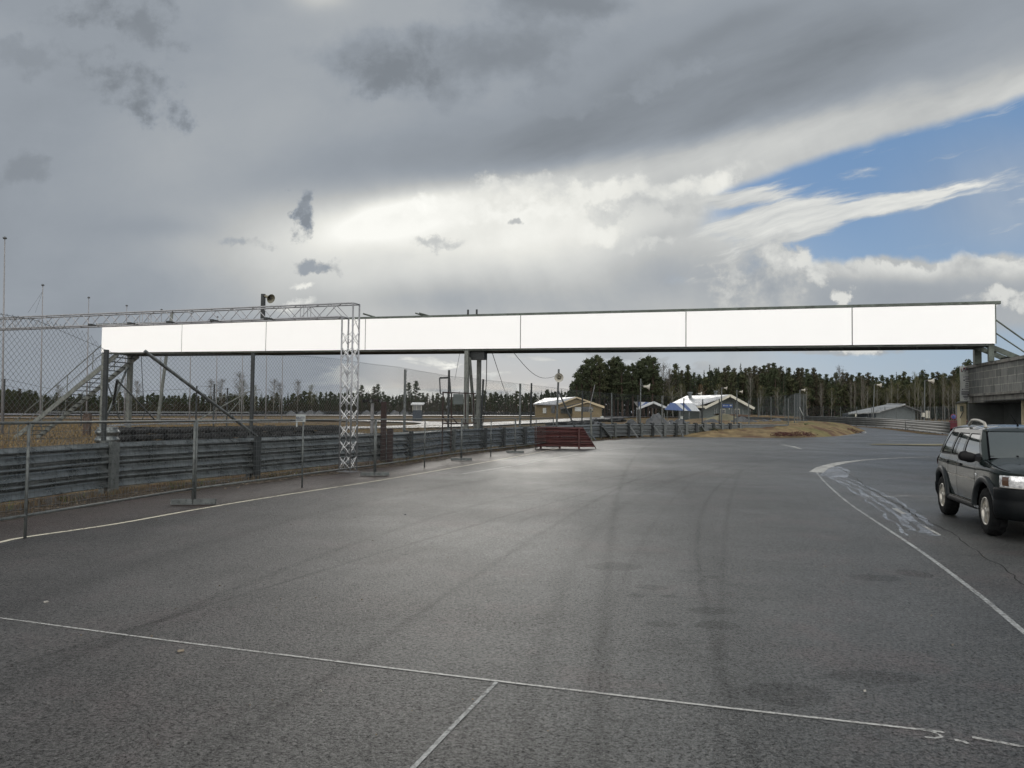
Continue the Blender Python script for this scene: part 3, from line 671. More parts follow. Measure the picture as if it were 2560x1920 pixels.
for x0, x1 in ((1500, 1526), (1570, 1594), (1631, 1656), (1692, 1706), (1748, 1768)):
    t = tpix(x0); p = rail_path.at(t)+V((rail_path.dir(t).y, -rail_path.dir(t).x, 0))*.22; q = G(x1, 1096-(x1-1526)*.02); mb = MB(); mb.beam((p.x, p.y, .95), (q.x, q.y-.2, .02), .16, .10); mb.build('strut', 'galv_light', th)
# red end section, standing square to the view
A, B = G(1336, 1121), G(1490, 1122.3)
red = thing('guardrail', 'red painted corrugated guardrail end with a slanted edge', 'guardrail', (A.x, A.y, 0))
dr = (V((B.x, B.y, 0))-V((A.x, A.y, 0))); Lr = dr.length; dr.normalize(); nr = V((dr.y, -dr.x, 0))
def redp(): 
    for b in range(4):
        mb = MB(); z0 = .10+b*.262; i0 = 0; m = len(WPROF); N = 24
        for k in range(N+1):
            for h, o in WPROF:
                z = z0+h*.82; s = k/N*(Lr-.68*max(0, z-.05)*.95); q = V((A.x, A.y, 0))+dr*s+nr*(o*1.1-.02+.02*math.sin(s*3+b)); mb.v.append((q.x, q.y, z+.012*math.sin(s*2.1+b*2)))
        for k in range(N):
            for j in range(m-1): a = k*m+j; mb.f.append((a, a+m, a+m+1, a+1))
        mb.build('rail_beam', 'red_paint', red, True)
    for s in (.35, 1.35, 2.35): 
        q = V((A.x, A.y, 0))+dr*s+nr*.11 if s > 2 else V((A.x, A.y, 0))+dr*s-nr*.09; mb = MB(); mb.box((q.x, q.y, .56), (.10, .08, 1.12), (dr, nr)); mb.build('post', 'red_paint', red)
    a_ = V((A.x, A.y, 0))+dr*(Lr+.0); b_ = V((A.x, A.y, 1.16))+dr*(Lr-.74); mb = MB(); mb.beam(a_+nr*.04, b_+nr*.04, .06, .03); mb.build('edge_bar', 'red_paint', red)
redp()
# the right-hand rail round the bend
def rr(): 
    pts = [(60, 66), (51.5, 74), (47.0, 80), (49.5, 90), (52.5, 100), (55.2, 112), (54.6, 124), (51, 134), (43, 144)]
    P = Path(catmull([(x, y, terr(x, y)) for x, y in pts], 8)); 
    ts = [1+3.0*i for i in range(int((P.L-2)/3.0))]
    th = guardrail('guardrail', 'long grey multi-beam guardrail round the right-hand bend', P, 7, P.L, [t for t in ts if t > 7], 4, .16, 'rail_weathered', 'fence_steel', side_=-1, post_s=.12, ph=1.55)
    mb = MB(); rail_beam(mb, P, 0, 8.5, .16, -1); rail_beam(mb, P, 0, 8.5, .476, -1); rail_beam(mb, P, 0, 8.5, .792, -1)
    th2 = thing('guardrail', 'short low guardrail end near the garage pillar behind the car', 'guardrail', tuple(P.at(0)))
    mb.build('rail_beam', 'fence_steel', th2, True)
    for t in (1, 4.5, 8): p = P.at(t); m2 = MB(); m2.box((p.x+.1, p.y+.1, .6), (.14, .14, 1.2)); m2.build('post', 'post_dark', th2)
    mb = MB(); ribbon(mb, [P.at(t)-V((1.0, .1, 0)) for t in np.arange(0, P.L-4, 1.5)], 2.2, .045); struct(mb, 'bend_verge', 'dry_grass')
    # wire fence above and behind it
    f = thing('wire_fence', 'tall grey wire mesh fence behind the right-hand guardrail', 'fence', tuple(P.at(0)))
    Q = Path([p+V((1.6, .6, 0)) for p in P.p]); 
    for k in range(0, int(Q.L/4.2)+1): p = Q.at(k*4.2); mb = MB(); mb.tube([(p.x, p.y, p.z), (p.x, p.y, p.z+3.2)], .04, 6); mb.build('post', 'fence_steel', f)
    link_mesh(Q, 0, Q.L, .9, 3.1, .22, .004).build('mesh_panel', 'wire_dark', f)
    mb = MB(); mb.beam(AT(2264, 1055, 97), AT(2323, 1065, 92), .12, .06); mb.beam(AT(2264, 1053, 97), AT(2264, 1076, 97), .07); mb.beam(AT(2267, 1073, 97), AT(2287, 1061, 97), .05)
    tag(mb.build('barrier_pole', 'galv_light'), 'tilted pale barrier pole standing before the right-hand guardrail', 'barrier pole')
def link_mesh(P, t0, t1, z0, z1, pitch, r, sag=None):
    sg_ = sag or (lambda t: 1.0)
    mb = MB(); H = z1-z0; nseg = max(2, int(H/.6))
    for sgn in (1, -1):
        s = t0-H
        while s < t1+H:
            pts = []
            for k in range(nseg+1):
                z = H*k/nseg; t = s+sgn*z if sgn > 0 else s+H-z
                if t0 <= t <= t1: p = P.at(t); pts.append((p.x, p.y, p.z+z0+z*sg_(t)))
            if len(pts) >= 2: mb.tube(pts, r, 3, False)
            s += pitch
    for z in (z0, z1):
        N = max(2, int((t1-t0)/2)); mb.tube([(P.at(t0+(t1-t0)*k/N).x, P.at(t0+(t1-t0)*k/N).y, P.at(t0+(t1-t0)*k/N).z+z0+(z-z0)*sg_(t0+(t1-t0)*k/N)-(.03 if k % 2 else 0)) for k in range(N+1)], r*1.4, 3, False)
    return mb
rr()

# ------------------------------------------------------------------ tall chain link fence behind the left rail
def tall_fence():
    P = Path([p-V((rail_path.dir(t).y, -rail_path.dir(t).x, 0))*.16 for p, t in zip(rail_path.p, rail_path.c)])
    f = thing('wire_fence', 'tall chain link fence on dark posts behind the left guardrail', 'fence', tuple(P.at(0)))
    tl = tpix(1306)
    ta, tb, tc_, td = (tpix(q) for q in (235, 275, 640, 770)); link_mesh(P, 0, tl, .35, 3.5, .125, .0032, lambda t: float(np.interp(t, [ta-1, ta, tb, tc_, td], [1, .97, .85, .94, 1]))).build('mesh_panel', 'wire', f)
    for px, top, r, m_ in ((-330, 3.7, .05, 'post_dark'), (275, 3.08, .055, 'post_dark'), (645, 3.36, .055, 'post_dark'), (1023, 3.45, .05, 'fence_steel'), (1131, 3.75, .05, 'post_dark'), (1210, 3.5, .05, 'post_dark'), (1308, 3.5, .06, 'fence_steel')):
        p = P.at(tpix(px)); mb = MB(); lean = .12 if px in (1210,) else 0
        mb.tube([(p.x, p.y, 0), (p.x+lean, p.y, top)], r, 8); mb.build('post', m_, f)
    f2 = thing('wire_fence', 'tall wire fence on thin posts above the far guardrail and the mound', 'fence', tuple(P.at(tl)))
    ex = [V((26, 71.5, 0)), V((29, 77, .75)), V((32.5, 85, 1.0)), V((35.3, 90, 1.05)), V((34.6, 97, 1.1)), V((34, 104, 1.0))]
    P2 = Path([P.at(t) for t in np.arange(tl, P.L-1, 1.2)]+ex)
    link_mesh(P2, 0, P2.L, 1.0, 3.5, .17, .0034).build('mesh_panel', 'wire_dark', f2)
    for px, top in ((1334, 3.6), (1461, 3.5), (1536, 3.55), (1602, 3.5), (1660, 3.5), (1714, 3.35), (1761, 3.3), (1805, 3.4), (1842, 3.4), (1880, 3.3)):
        t = min(tpix(px), P.L-1); p = P.at(t); mb = MB(); mb.tube([(p.x, p.y, 0), (p.x+random.uniform(-.05, .12), p.y, top)], .05, 6); mb.build('post', 'post_dark' if px % 4 else 'fence_steel', f2)
    for t in np.arange(P2.L-33, P2.L+.1, 4.1): p = P2.at(t); mb = MB(); mb.tube([(p.x, p.y, p.z-.1), (p.x, p.y, p.z+3.4)], .05, 6); mb.build('post', 'fence_steel', f2)
    a = AT(1998, 1017, 88); b = AT(2009, 1040, 88); mb = MB(); mb.beam(a, b, .12, .06); mb.build('brace', 'sign_white', f2)
    # long raking brace of the fence
    mb = MB(); a = AT(362, 878, 17.0); b = AT(642, 1091, 20.0); mb.tube([a, b], [.042, .034], 10); mb.build('raking_brace', 'galvanised', f)
    for (p1, p2, r) in (((293, 950), (393, 1056), .022), ((293, 950), (283, 1010), .035)):
        mb = MB(); mb.tube([AT(*p1, 21), AT(*p2, 22)], r, 6); mb.build('strut', 'post_dark', f)
tall_fence()

# ------------------------------------------------------------------ temporary barrier fence
def barrier_fence():
    J = [(-7.02, 4.5), (-6.01, 14.34), (-3.84, 21.3), (-1.89, 28.6), (.18, 34.5), (2.30, 41.3)]
    J[0] = (-7.4, 6.6)
    labs = ['nearest mesh barrier panel, cut by the left edge', 'second mesh barrier panel from the left edge', 'third mesh barrier panel, in front of the truss legs and rusty posts', 'fourth mesh barrier panel, before the bridge legs', 'farthest mesh barrier panel, ending at the red rail']
    for i in range(5):
        a, b = V((*J[i], 0)), V((*J[i+1], 0)); d = (b-a).normalized(); n = V((d.y, -d.x, 0)); Lp = (b-a).length
        a = a+d*.03; b = b-d*.03; Lp -= .06
        th = thing('fence_panel', 'grey tubular '+labs[i], 'fence panel', tuple(a), 'barrier fence panels along the white edge line')
        mb = MB(); r = .021
        for s, z0 in ((0, .03), (Lp, .03)): p = a+d*s; mb.tube([(p.x, p.y, z0), (p.x, p.y, 1.60)], r*1.25, 8)
        for z in (.32, 1.60): mb.tube([(a.x, a.y, z), (b.x, b.y, z)], r, 8)
        mb.build('frame', 'fence_steel', th, True)
        p = a+d*(Lp/2); mb = MB(); mb.tube([(p.x, p.y, .0), (p.x, p.y, 1.60)], r, 8); mb.build('middle_post', 'fence_steel', th, True)
        mb = MB(); k = 0; s = .06
        while s < Lp: p = a+d*s; mb.tube([(p.x, p.y, .33), (p.x+random.uniform(-.005, .005), p.y, 1.59)], .0022, 3, False); s += .078
        for z in np.arange(.42, 1.56, .105):
            pts = []
            for q in range(25): p = a+d*(Lp*q/24); w = .006*math.sin(q*1.7+z*9); pts.append((p.x+n.x*w, p.y+n.y*w, z+.006*math.sin(q*2.3+z*20)))
            mb.tube(pts, .0040, 4, False)
        mb.build('wire_mesh', 'wire', th)
        if i > 0 or True:
            # hollow square foot across the joint
            q = b+d*.03; mb = MB(); w, h, l = .10, .10, .80 if i else .80; X = V((.985, .17, 0)) if i == 0 else V((.99, .12, 0)); Y = V((-X.y, X.x, 0)); c = q+V((0, 0, .02))
            for (oy, oz, sy, sz) in ((0, .006, w, .008), (0, h-.006, w, .008), (-w/2+.004, h/2, .008, h-.022), (w/2-.004, h/2, .008, h-.022)):
                cc_ = c+Y*oy+V((0, 0, oz)); mb.box(cc_, (l, sy, sz), (X, Y))
            mb.build('foot', 'fence_steel', th)
barrier_fence()

# ------------------------------------------------------------------ bridge
BL = V((-23.1, 42.2, 0)); BR = V((18.9, 29.35, 0)); bd = (BR-BL).normalized(); bn = V((-bd.y, bd.x, 0)); BLen = (BR-BL).length
def bxy(px):       # distance along the bridge front where it crosses that pixel column
    lo, hi = -4, BLen+4
    for _ in range(40):
        m_ = (lo+hi)/2; p = BL+bd*m_
        if 1280+FPX*p.x/p.y < px: lo = m_
        else: hi = m_
    return lo
zbL, ztL = AT(250, 881.5, 42.2).z, AT(250, 813, 42.2).z; zbR, ztR = AT(2491, 859, 29.35).z, AT(2491, 761, 29.35).z
def zb(s): return zbL+(zbR-zbL)*s/BLen
def zt(s): return ztL+(ztR-ztL)*s/BLen
def bp(s, o=0, z=0): p = BL+bd*s+bn*o; return V((p.x, p.y, z))
W_ = 1.95
def bridge():
    th = thing('footbridge', 'long steel footbridge with blank white advertising boards across the track', 'footbridge', tuple(bp(0)))
    sp2 = [0]+[bxy(x) for x in (451, 662, 911, 1300, 1715, 2132)]+[BLen]
    for a, b in zip(sp2, sp2[1:]):
        a2, b2 = a+(.018 if a else 0), b-(.018 if b < BLen else 0); mb = MB()
        mb.hexa([bp(a2, -.02, zb(a2)), bp(b2, -.02, zb(b2)), bp(b2, .0, zb(b2)), bp(a2, .0, zb(a2)), bp(a2, -.02, zt(a2)), bp(b2, -.02, zt(b2)), bp(b2, 0, zt(b2)), bp(a2, 0, zt(a2))])
        mb.build('board', 'board_white', th)
    mb = MB(); mb.hexa([bp(0, .004, zb(0)+.02), bp(BLen, .004, zb(BLen)+.02), bp(BLen, .05, zb(BLen)+.02), bp(0, .05, zb(0)+.02), bp(0, .004, zt(0)-.02), bp(BLen, .004, zt(BLen)-.02), bp(BLen, .05, zt(BLen)-.02), bp(0, .05, zt(0)-.02)]); mb.build('backing_frame', 'seam', th)
    mb = MB(); mb.beam(bp(-.45, .10, zt(0)+.045), bp(BLen+.22, .10, zt(BLen)+.075), .20, .11); mb.beam(bp(-.45, W_, zt(0)-.25), bp(BLen+.2, W_, zt(BLen)-.2), .12, .11); mb.build('top_beam', 'bridge_steel', th)
    mb = MB(); mb.hexa([bp(0, .06, zb(0)-.015), bp(BLen, .06, zb(BLen)-.015), bp(BLen, W_, zb(BLen)-.015), bp(0, W_, zb(0)-.015), bp(0, .06, zb(0)+.08), bp(BLen, .06, zb(BLen)+.08), bp(BLen, W_, zb(BLen)+.08), bp(0, W_, zb(0)+.08)]); mb.build('deck', 'bridge_under', th)
    mb = MB()
    for o in (.12, W_-.1): mb.beam(bp(0, o, zb(0)-.045), bp(BLen, o, zb(BLen)-.045), .10, .06)
    k = .6
    while k < BLen: mb.beam(bp(k, .18, zb(k)-.035), bp(k+.35, W_-.16, zb(k)-.035), .07, .035); k += 1.45
    mb.build('deck_joists', 'bridge_steel', th)
    mb = MB(); k = 0
    while k < BLen: mb.beam(bp(k, W_, zb(k)+.08), bp(k, W_, zt(k)-.31), .06); k += 2.0
    mb.build('rear_railing', 'bridge_steel', th)
    s0 = bxy(250)+.15; s1 = bxy(1164); s2 = bxy(2484)
    def leg(s, o, ztop, w, z0=0, m_='post_grey'): mb = MB(); mb.beam(bp(s, o, z0), bp(s, o, ztop), w, w*.9, up=tuple(bn)); mb.build('leg', m_, th)
    leg(s0, .12, zb(0)-.076, .26); leg(s0+.15, W_-.14, zb(0)-.076, .24)
    leg(s1, .12, zb(s1)-.076, .20); leg(s1+.02, W_-.13, zb(s1)-.076, .19)
    leg(BLen-.12, .12, zb(BLen)-.076, .19, 4.08, 'bridge_steel'); leg(BLen-.14, W_-.12, zb(BLen)-.076, .26, 4.08, 'bridge_steel')
    mb = MB(); mb.beam(bp(s1+.12, .16, zb(s1)-.4), bp(s1+.02, W_-.32, .0), .13, .10); mb.build('diagonal_brace', 'post_grey', th)
    mb = MB(); mb.beam(bp(s0+.1, .2, 1.2), bp(s0+.14, W_-.3, 4.3), .09); mb.beam(bp(s0+.1, .2, 3.4), bp(s0+.1, W_-.3, .3), .05); mb.build('diagonal_brace', 'galvanised', th)
    mb = MB(); mb.box(bp(s1+.42, .5, zb(s1)-.29), (.75, .4, .40), (bd, bn)); mb.build('cable_box', 'post_dark', th)
    mb = MB()
    for px in (1162, 1184): s = bxy(px); mb.beam(bp(s, .3, zt(s)+.0), bp(s, .3, zt(s)+.38), .09)
    mb.build('stub_posts', 'post_dark', th)
    for px in (1036, 1046): s = bxy(px); mb = MB(); mb.tube([bp(s, -.05, zt(s)+.23), bp(s+.45, .3, zt(s)+.10)], .035, 8); mb.build('pipe_arm', 'bridge_steel', th)
    s = bxy(905); mb = MB(); mb.tube([bp(s, -.05, zt(s)+.27), bp(s+.5, .3, zt(s)+.12)], .04, 8); mb.build('pipe_arm', 'bridge_steel', th)
    # stairs at the left end, straight on along the bridge
    st = V(bp(.9, 0, zb(0)-.05)); en = V(bp(-6.35, 0, 0)); wd = 1.5
    for o in (.25, .25+wd): mb = MB(); a = bp(.9, o, zb(0)-.06); b = bp(-6.5, o, .02); mb.beam(a, b, .05, .26); mb.build('stringer', 'post_grey', th)
    mb = MB(); N = 21
    for k in range(1, N): f = k/N; mb.box(bp(.9-7.4*f, .25+wd/2, (zb(0)-.02)*(1-f)+.02), (.26, wd-.06, .035), (bd, bn))
    mb.build('treads', 'bridge_under', th)
    for o in (.22, .28+wd):
        mb = MB(); mb.tube([bp(.0, o, zb(0)+.62), bp(-6.9, o, .72), bp(-6.9, o, .1)], .028, 8); mb.tube([bp(.0, o, zb(0)+.10), bp(-6.5, o, .32)], .022, 8)
        for f in (.12, .38, .64, .9): x = .0-6.9*f; z_ = (zb(0)+.62)*(1-f)+.72*f; mb.tube([bp(x, o, z_-.98), bp(x, o, z_)], .024, 6)
        mb.build('handrail', 'post_grey', th)
    # short stair down to the garage roof on the right
    for o in (.35, 1.5): mb = MB(); mb.beam(bp(BLen-.25, o, zb(BLen)+.0), bp(BLen+1.35, o, 4.0), .06, .2); mb.build('stringer', 'bridge_steel', th)
    mb = MB()
    for f in (.3, .62, .9): mb.box(bp(BLen-.25+1.6*f, .92, zb(BLen)*(1-f)+4.0*f), (.24, 1.1, .05), (bd, bn))
    mb.build('treads', 'bridge_under', th)
    for o in (.06,): mb = MB(); mb.tube([bp(BLen, o, zb(BLen)+.98), bp(BLen+2.2, o, zb(BLen)-.9)], .032, 8); mb.tube([bp(BLen, o, zb(BLen)+.45), bp(BLen+1.9, o, zb(BLen)-1.05+.0)], .028, 8); mb.build('handrail', 'bridge_steel', th)
    mb = MB(); mb.beam(bp(BLen+.02, .02, zb(BLen)-.0), bp(BLen+.02, .02, zt(BLen)+.02), .05); mb.build('end_post', 'bridge_steel', th)
bridge()

# ------------------------------------------------------------------ horn speakers
def horn(o, ax, L_, r, name='horn_speaker', label='', m_='horn', drv='horn_dark', group=None):
    o = V(o); ax = V(ax).normalized(); th = thing(name, label, 'loudspeaker', tuple(o), group)
    pr = [(L_*t, r*(.26+.18*t+.56*t**4)) for t in np.linspace(0, 1, 9)]
    pr2 = pr+[(L_+r*.03, r*1.04), (L_-r*.02, r*.99)]+[(h, q-.02*r-.01) for h, q in pr[::-1]][1:]
    MB().lathe(pr2, o, ax, 26).build('bell', m_, th, True)
    MB().lathe([(-L_*.30, r*.01), (-L_*.30, r*.30), (0.02, r*.30), (.02, 0.001)], o, ax, 16).build('driver', drv, th, True)
    MB().lathe([(L_*.1, .001), (L_*.78, r*.10), (L_*.95, r*.26), (L_*.97, .001)], o, ax, 16).build('throat_cone', 'horn_beige' if m_ != 'horn_beige' else 'horn_dark', th, True)
    return th
def poles():
    # pole with beige horn on the bridge
    s = bxy(646); b = bp(s, .22, zt(s)+.05); D = b.y; t = AT(650, 735, D)
    t_ = thing('speaker_pole', 'dark square pole rising above the bridge boards beside the truss', 'pole', tuple(b)); MB().beam(b, (b.x, b.y, t.z), .19, .19).build('post', 'post_dark', t_)
    q = AT(663, 740, D-.1); horn(q, (AT(682, 749, D-.45)-q), .50, .235, label='beige horn loudspeaker pointing right on the pole above the bridge boards', m_='horn_beige'); MB().beam((b.x, b.y, q.z), q, .05).build('horn_bracket', 'post_dark', t_)
    MB().tube([AT(661, 742, D-.2), AT(659, 765, D-.2), AT(655, 790, D-.2)], .018, 4).build('cable', 'post_dark', t_)
    # big round horn near the rail
    D = 50.5; g = rail_path.at(tpix(1391)); D = g.y-.35
    t_ = thing('speaker_pole', 'thin dark pole behind the red rail carrying the round horn', 'pole', (AT(1391, 1060, D).x, D, 0))
    MB().tube([(AT(1390, 1090, D).x, D, 0), AT(1397, 923, D)], .062, 8).build('pole', 'fence_steel', t_)
    MB().tube([AT(1396, 978, D-.1), AT(1437, 1068, 46)], .05, 6).build('strut', 'post_dark', t_)
    q = AT(1397, 945, D+.0); horn(AT(1397, 945, D-.08), (-.04, -1, 0), .45, .27, label='large round horn loudspeaker facing the camera on the pole behind the red rail')
    # white horns on thin poles further along
    for (x0, y0, x1, y1, D, hx, hy, hl, hr, lx, lab) in (
        (1600, 1056, 1602, 947, 65, 1608, 966, .55, .30, 1, 'white horn loudspeaker sideways on the pole before the tall pines'),
        (1741, 1030, 1741, 985, 140, 1744, 984, .75, .40, 1, 'small white horn loudspeaker above the striped tent roof'),
        (1803, 1086, 1804, 969, 69, 1809, 970, .30, .17, 1, 'small white horn loudspeaker before the grey clubhouse gable'),
        (1843, 1060, 1842, 975, 72, 1848, 979, .30, .17, 1, 'small white horn loudspeaker right of the clubhouse ridge'),
        (1996, 1048, 2000, 975, 110, 2003, 974.5, .5, .24, 1, 'small white horn loudspeaker above the mound'),
        (2182, 1045, 2186, 960, 140, 2191, 962, .8, .42, 1, 'white horn loudspeaker on the tall pole over the grey shed'),
        (2310, 1045, 2312, 951, 120, 2319, 951.5, .85, .42, 1, 'white horn loudspeaker on the thick pole left of the banner')):
        a = AT(x0, y0, D); b = AT(x1, y1, D); a.z = max(terr(a.x, a.y)-.1, min(a.z, 0.0 if D < 75 else 9)); 
        t_ = thing('speaker_pole', 'thin grey pole under the '+lab, 'pole', (a.x, a.y, a.z)); MB().tube([(a.x, a.y, terr(a.x, a.y)-.1), b], [.075 if D < 80 else .12, .05 if D < 80 else .07], 8).build('pole', 'fence_steel', t_)
        c = AT(hx, hy, D-.05); MB().beam(b-V((0, 0, .12)), c, .05).build('bracket', 'post_dark', t_); horn(c, (1, -.12, -.10), hl*1.0, hr, label=lab)
poles()

# ------------------------------------------------------------------ aluminium truss gantry
def gantry():
    th = thing('truss_gantry', 'aluminium box truss gantry on a lattice leg at the left verge', 'truss', (-5.14, 22.56, 0))
    x_ = V((.946, -.324, 0)); y_ = V((.324, .946, 0)); A0 = V((-5.14, 22.56, 0)); w = .37; cr = .025; dr_ = .0125
    ztop = AT(888, 758, 22.5).z; zlow = ztop-.40
    c = [A0, A0+x_*w, A0+x_*w+y_*w, A0+y_*w]; hs = [zlow, ztop, ztop, zlow]
    mb = MB()
    for p, h in zip(c, hs): mb.tube([(p.x, p.y, .04), (p.x, p.y, h)], cr, 10)
    mb.build('leg_chords', 'aluminium', th, True)
    for a, b in ((0, 1), (1, 2), (2, 3), (3, 0)):
        mb = MB(); p, q = c[a], c[b]; z = .06; k = 0; H = ztop-.05 if (a, b) == (1, 2) else zlow
        while z+.42 < H:
            p1, q1 = (p, q) if k % 2 == 0 else (q, p); mb.tube([(p1.x, p1.y, z), (q1.x, q1.y, z+.42)], dr_, 6)
            if (a, b) in ((0, 1), (2, 3), (1, 2), (3, 0)): mb.tube([(q1.x, q1.y, z+.06), (p1.x, p1.y, z+.40)], dr_*.9, 6)
            z += .47; k += 1
        mb.build('lattice', 'alu_bright', th, True)
    mb = MB(); mb.box((A0+x_*w/2+y_*w/2)+V((0, 0, .015)), (w+.12, w+.12, .02), (x_, y_)); mb.build('base_plate', 'aluminium', th)
    # horizontal truss
    Lh = 27.0; o = [(w, 0, ztop), (w, w, ztop), (0, 0, zlow), (0, w, zlow)]
    mb = MB()
    for (sx, sy, z) in o: a = A0+x_*sx+y_*sy; b = a-x_*(Lh+sx); mb.tube([(a.x, a.y, z), (b.x, b.y, z)], cr, 8)
    for x0 in (w,): mb.tube([A0+x_*w+V((0, 0, ztop)), A0+x_*w+y_*w+V((0, 0, ztop))], cr*.8, 6); mb.tube([A0+V((0, 0, zlow)), A0+y_*w+V((0, 0, zlow))], cr*.8, 6)
    mb.build('beam_chords', 'aluminium', th, True)
    for sy in (0, w):
        mb = MB(); s = 0; k = 0
        while s < Lh:
            a = A0+y_*sy-x_*s; b = A0+y_*sy-x_*(s+.42); mb.tube([(a.x, a.y, zlow if k % 2 == 0 else ztop), (b.x, b.y, ztop if k % 2 == 0 else zlow)], dr_, 5); s += .45; k += 1
            if k % 14 == 3:
                for e in (0, .12): a = A0+y_*sy-x_*(s+e); mb.tube([(a.x, a.y, zlow), (a.x, a.y, ztop)], dr_, 5)
        mb.build('lattice', 'aluminium', th)
    mb = MB(); s = 0
    while s < Lh:
        for z in (zlow, ztop): a = A0-x_*s; b = A0+y_*w-x_*(s+.35); mb.tube([(a.x, a.y, z), (b.x, b.y, z)], dr_, 5)
        s += .8
    mb.build('lattice', 'aluminium', th)
    mb = MB()
    for px in (695, 525, 380, 245, 103): p = AT(px, 800, 24); s = (A0-p).dot(x_); a = A0-x_*s; mb.box((a.x, a.y-.03, zlow+.02), (.12, .10, .07)); mb.tube([(a.x, a.y-.05, zlow+.04), (a.x+.32, a.y-.1, zlow-.02)], .022, 6)
    mb.build('clamp', 'post_dark', th)
gantry()

# ------------------------------------------------------------------ flagpoles
def flagpoles():
    base = None
    data = [(12, 598, 52), (107, 715, 68), (222, 746, 76), (317, 766, 82), (404, 776, 87), (478, 786, 92), (544, 794, 97), (608, 800, 102), (668, 806, 107), (708, 810, 112)]
    o = None
    for i, (px, top, D) in enumerate(data):
        p = AT(px, top, D); H = p.z
        if o is None or True:
            x0 = AT(px-(6 if i < 4 else 4), 1050, D).x; t = thing('flagpole', 'tall white flagpole, '+['leftmost and tallest, cut by the left edge', 'second from the left edge with slack halyards', 'third from the left, seen through the stair', 'last one whose tip clears the truss beam'][i] if i < 4 else 'white flagpole base seen under the footbridge boards', 'flagpole', (x0, D, 0), 'flagpoles beyond the wire fence')
            MB().tube([(x0, D, -.05), (x0+(p.x-x0)*.35, D, H*.35), p], [.085, .065, .035], 8).build('pole', 'flag_white', t, True)
            MB().lathe([(0, .05), (.03, .12), (.10, .14), (.17, .05), (.2, .001)], p, (0, 0, 1), 10).build('finial', 'flag_dark', t, True)
            if i == 1: mb = MB(); mb.tube([p-V((0, 0, .5)), AT(70, 782, D)], .012, 3); mb.tube([p-V((0, 0, .5)), AT(88, 782, D)], .012, 3); mb.build('halyard', 'flag_dark', t)
flagpoles()

# ------------------------------------------------------------------ tyre wall behind the rail
def tyre_mesh(r=.31, w=.19, n=14):
    mb = MB(); pr = [(-w/2, r*.60), (-w/2, r*.86), (-w*.36, r*.98), (0, r), (w*.36, r*.98), (w/2, r*.86), (w/2, r*.60), (w*.3, r*.55), (-w*.3, r*.55), (-w/2, r*.60)]
    mb.lathe(pr, (0, 0, 0), (0, 0, 1), n); return mb
def tyres():
    base = tyre_mesh().build('stacked_tyre', 'rubber', None, True)
    G_ = 'used tyres stacked in the wall behind the guardrail'; first = True
    a = AT(283, 1090, 23.5); b = AT(868, 1085, 32.5); a.z = b.z = 0; L_ = (b-a).length; d = (b-a).normalized(); n = int(L_/.56); N = 0
    nn = V((d.y, -d.x, 0))
    for row in range(2):
        for k in range(n):
            H = 6 if row == 0 else 6
            for h in range(H):
                if row == 1 and h < H-1: continue
                p = a+d*((k+.5)*.56+row*.28)+nn*(-row*.55)+V((random.uniform(-.06, .06), random.uniform(-.06, .06), .1+h*.205))
                lab = 'worn black car tyre in the stacked tyre wall behind the guardrail'
                if first: o = base; first = False
                else: o = base.copy(); col.objects.link(o)
                o.location = p; o.rotation_euler = (random.uniform(-.1, .1), random.uniform(-.1, .1), random.uniform(0, 3)); tag(o, lab, 'tyre', G_); N += 1
    mb = MB()
    for o_, z in ((-.12, 1.30), (.14, 1.29)):
        P = [a+d*(L_*q/14)+nn*(o_-.3)+V((0, 0, z+random.uniform(-.02, .03)+(.16*q/14))) for q in range(15)]
        for p, q in zip(P, P[1:]): mb.beam(p, q, .22, .025)
    tag(mb.build('conveyor_belt', 'belt'), 'pale rubber belting strips laid along the top of the tyre wall', 'belting')
    # belted wall end nearer: corrugated stack at the left leg
    th = thing('corrugated_barrel', 'ribbed grey barrel stack at the foot of the left bridge leg', 'barrel', tuple(AT(268, 1095, 20)*1.0))
    p = AT(268, 1095, 20.5); MB().lathe([(0, .28)]+[(z, .28+.03*math.sin(z*30)) for z in np.arange(0.05, 1.25, .035)]+[(1.25, .001)], (p.x, p.y, .08), (0, 0, 1), 18).build('barrel', 'galvanised', th, True)
tyres()

# far tyre belt with tarpaulins on it
def far_belt():
    mb = MB()
    for row in range(2):
        for x in np.arange(-150, 78, 1.0):
            y = 238+row*.8+2*math.sin(x*.03)-(max(0, x-30)*.10)
            for h in range(4):
                if h == 3 and random.random() < .3: continue
                z = terr(x, y)+.16+h*.3; r = .5; mb.lathe([(-.13, r*.9), (0, r), (.13, r*.9)], (x+random.uniform(-.15, .15), y+random.uniform(-.2, .2), z), (random.uniform(-.15, .15), random.uniform(-.15, .15), 1), 8, True)
    tag(mb.build('tyre_belt', 'rubber_far'), 'long low belt of black tyres along the far side of the kart track', None, None, 'stuff')
    mb = MB(); P = [V((x, 236.2+2*math.sin(x*.03)-(max(0, x-30)*.10), terr(x, 236)+.95)) for x in np.arange(-150, -78, 4.0)]
    for p, q in zip(P, P[1:]): mb.beam(p, q, .05, .25)
    for p in P: mb.beam((p.x, p.y+.1, p.z-1), (p.x, p.y+.1, p.z+.1), .1)
    tag(mb.build('guardrail', 'galv_light'), 'thin pale rail in front of the far tyre belt at left', 'guardrail')
far_belt()
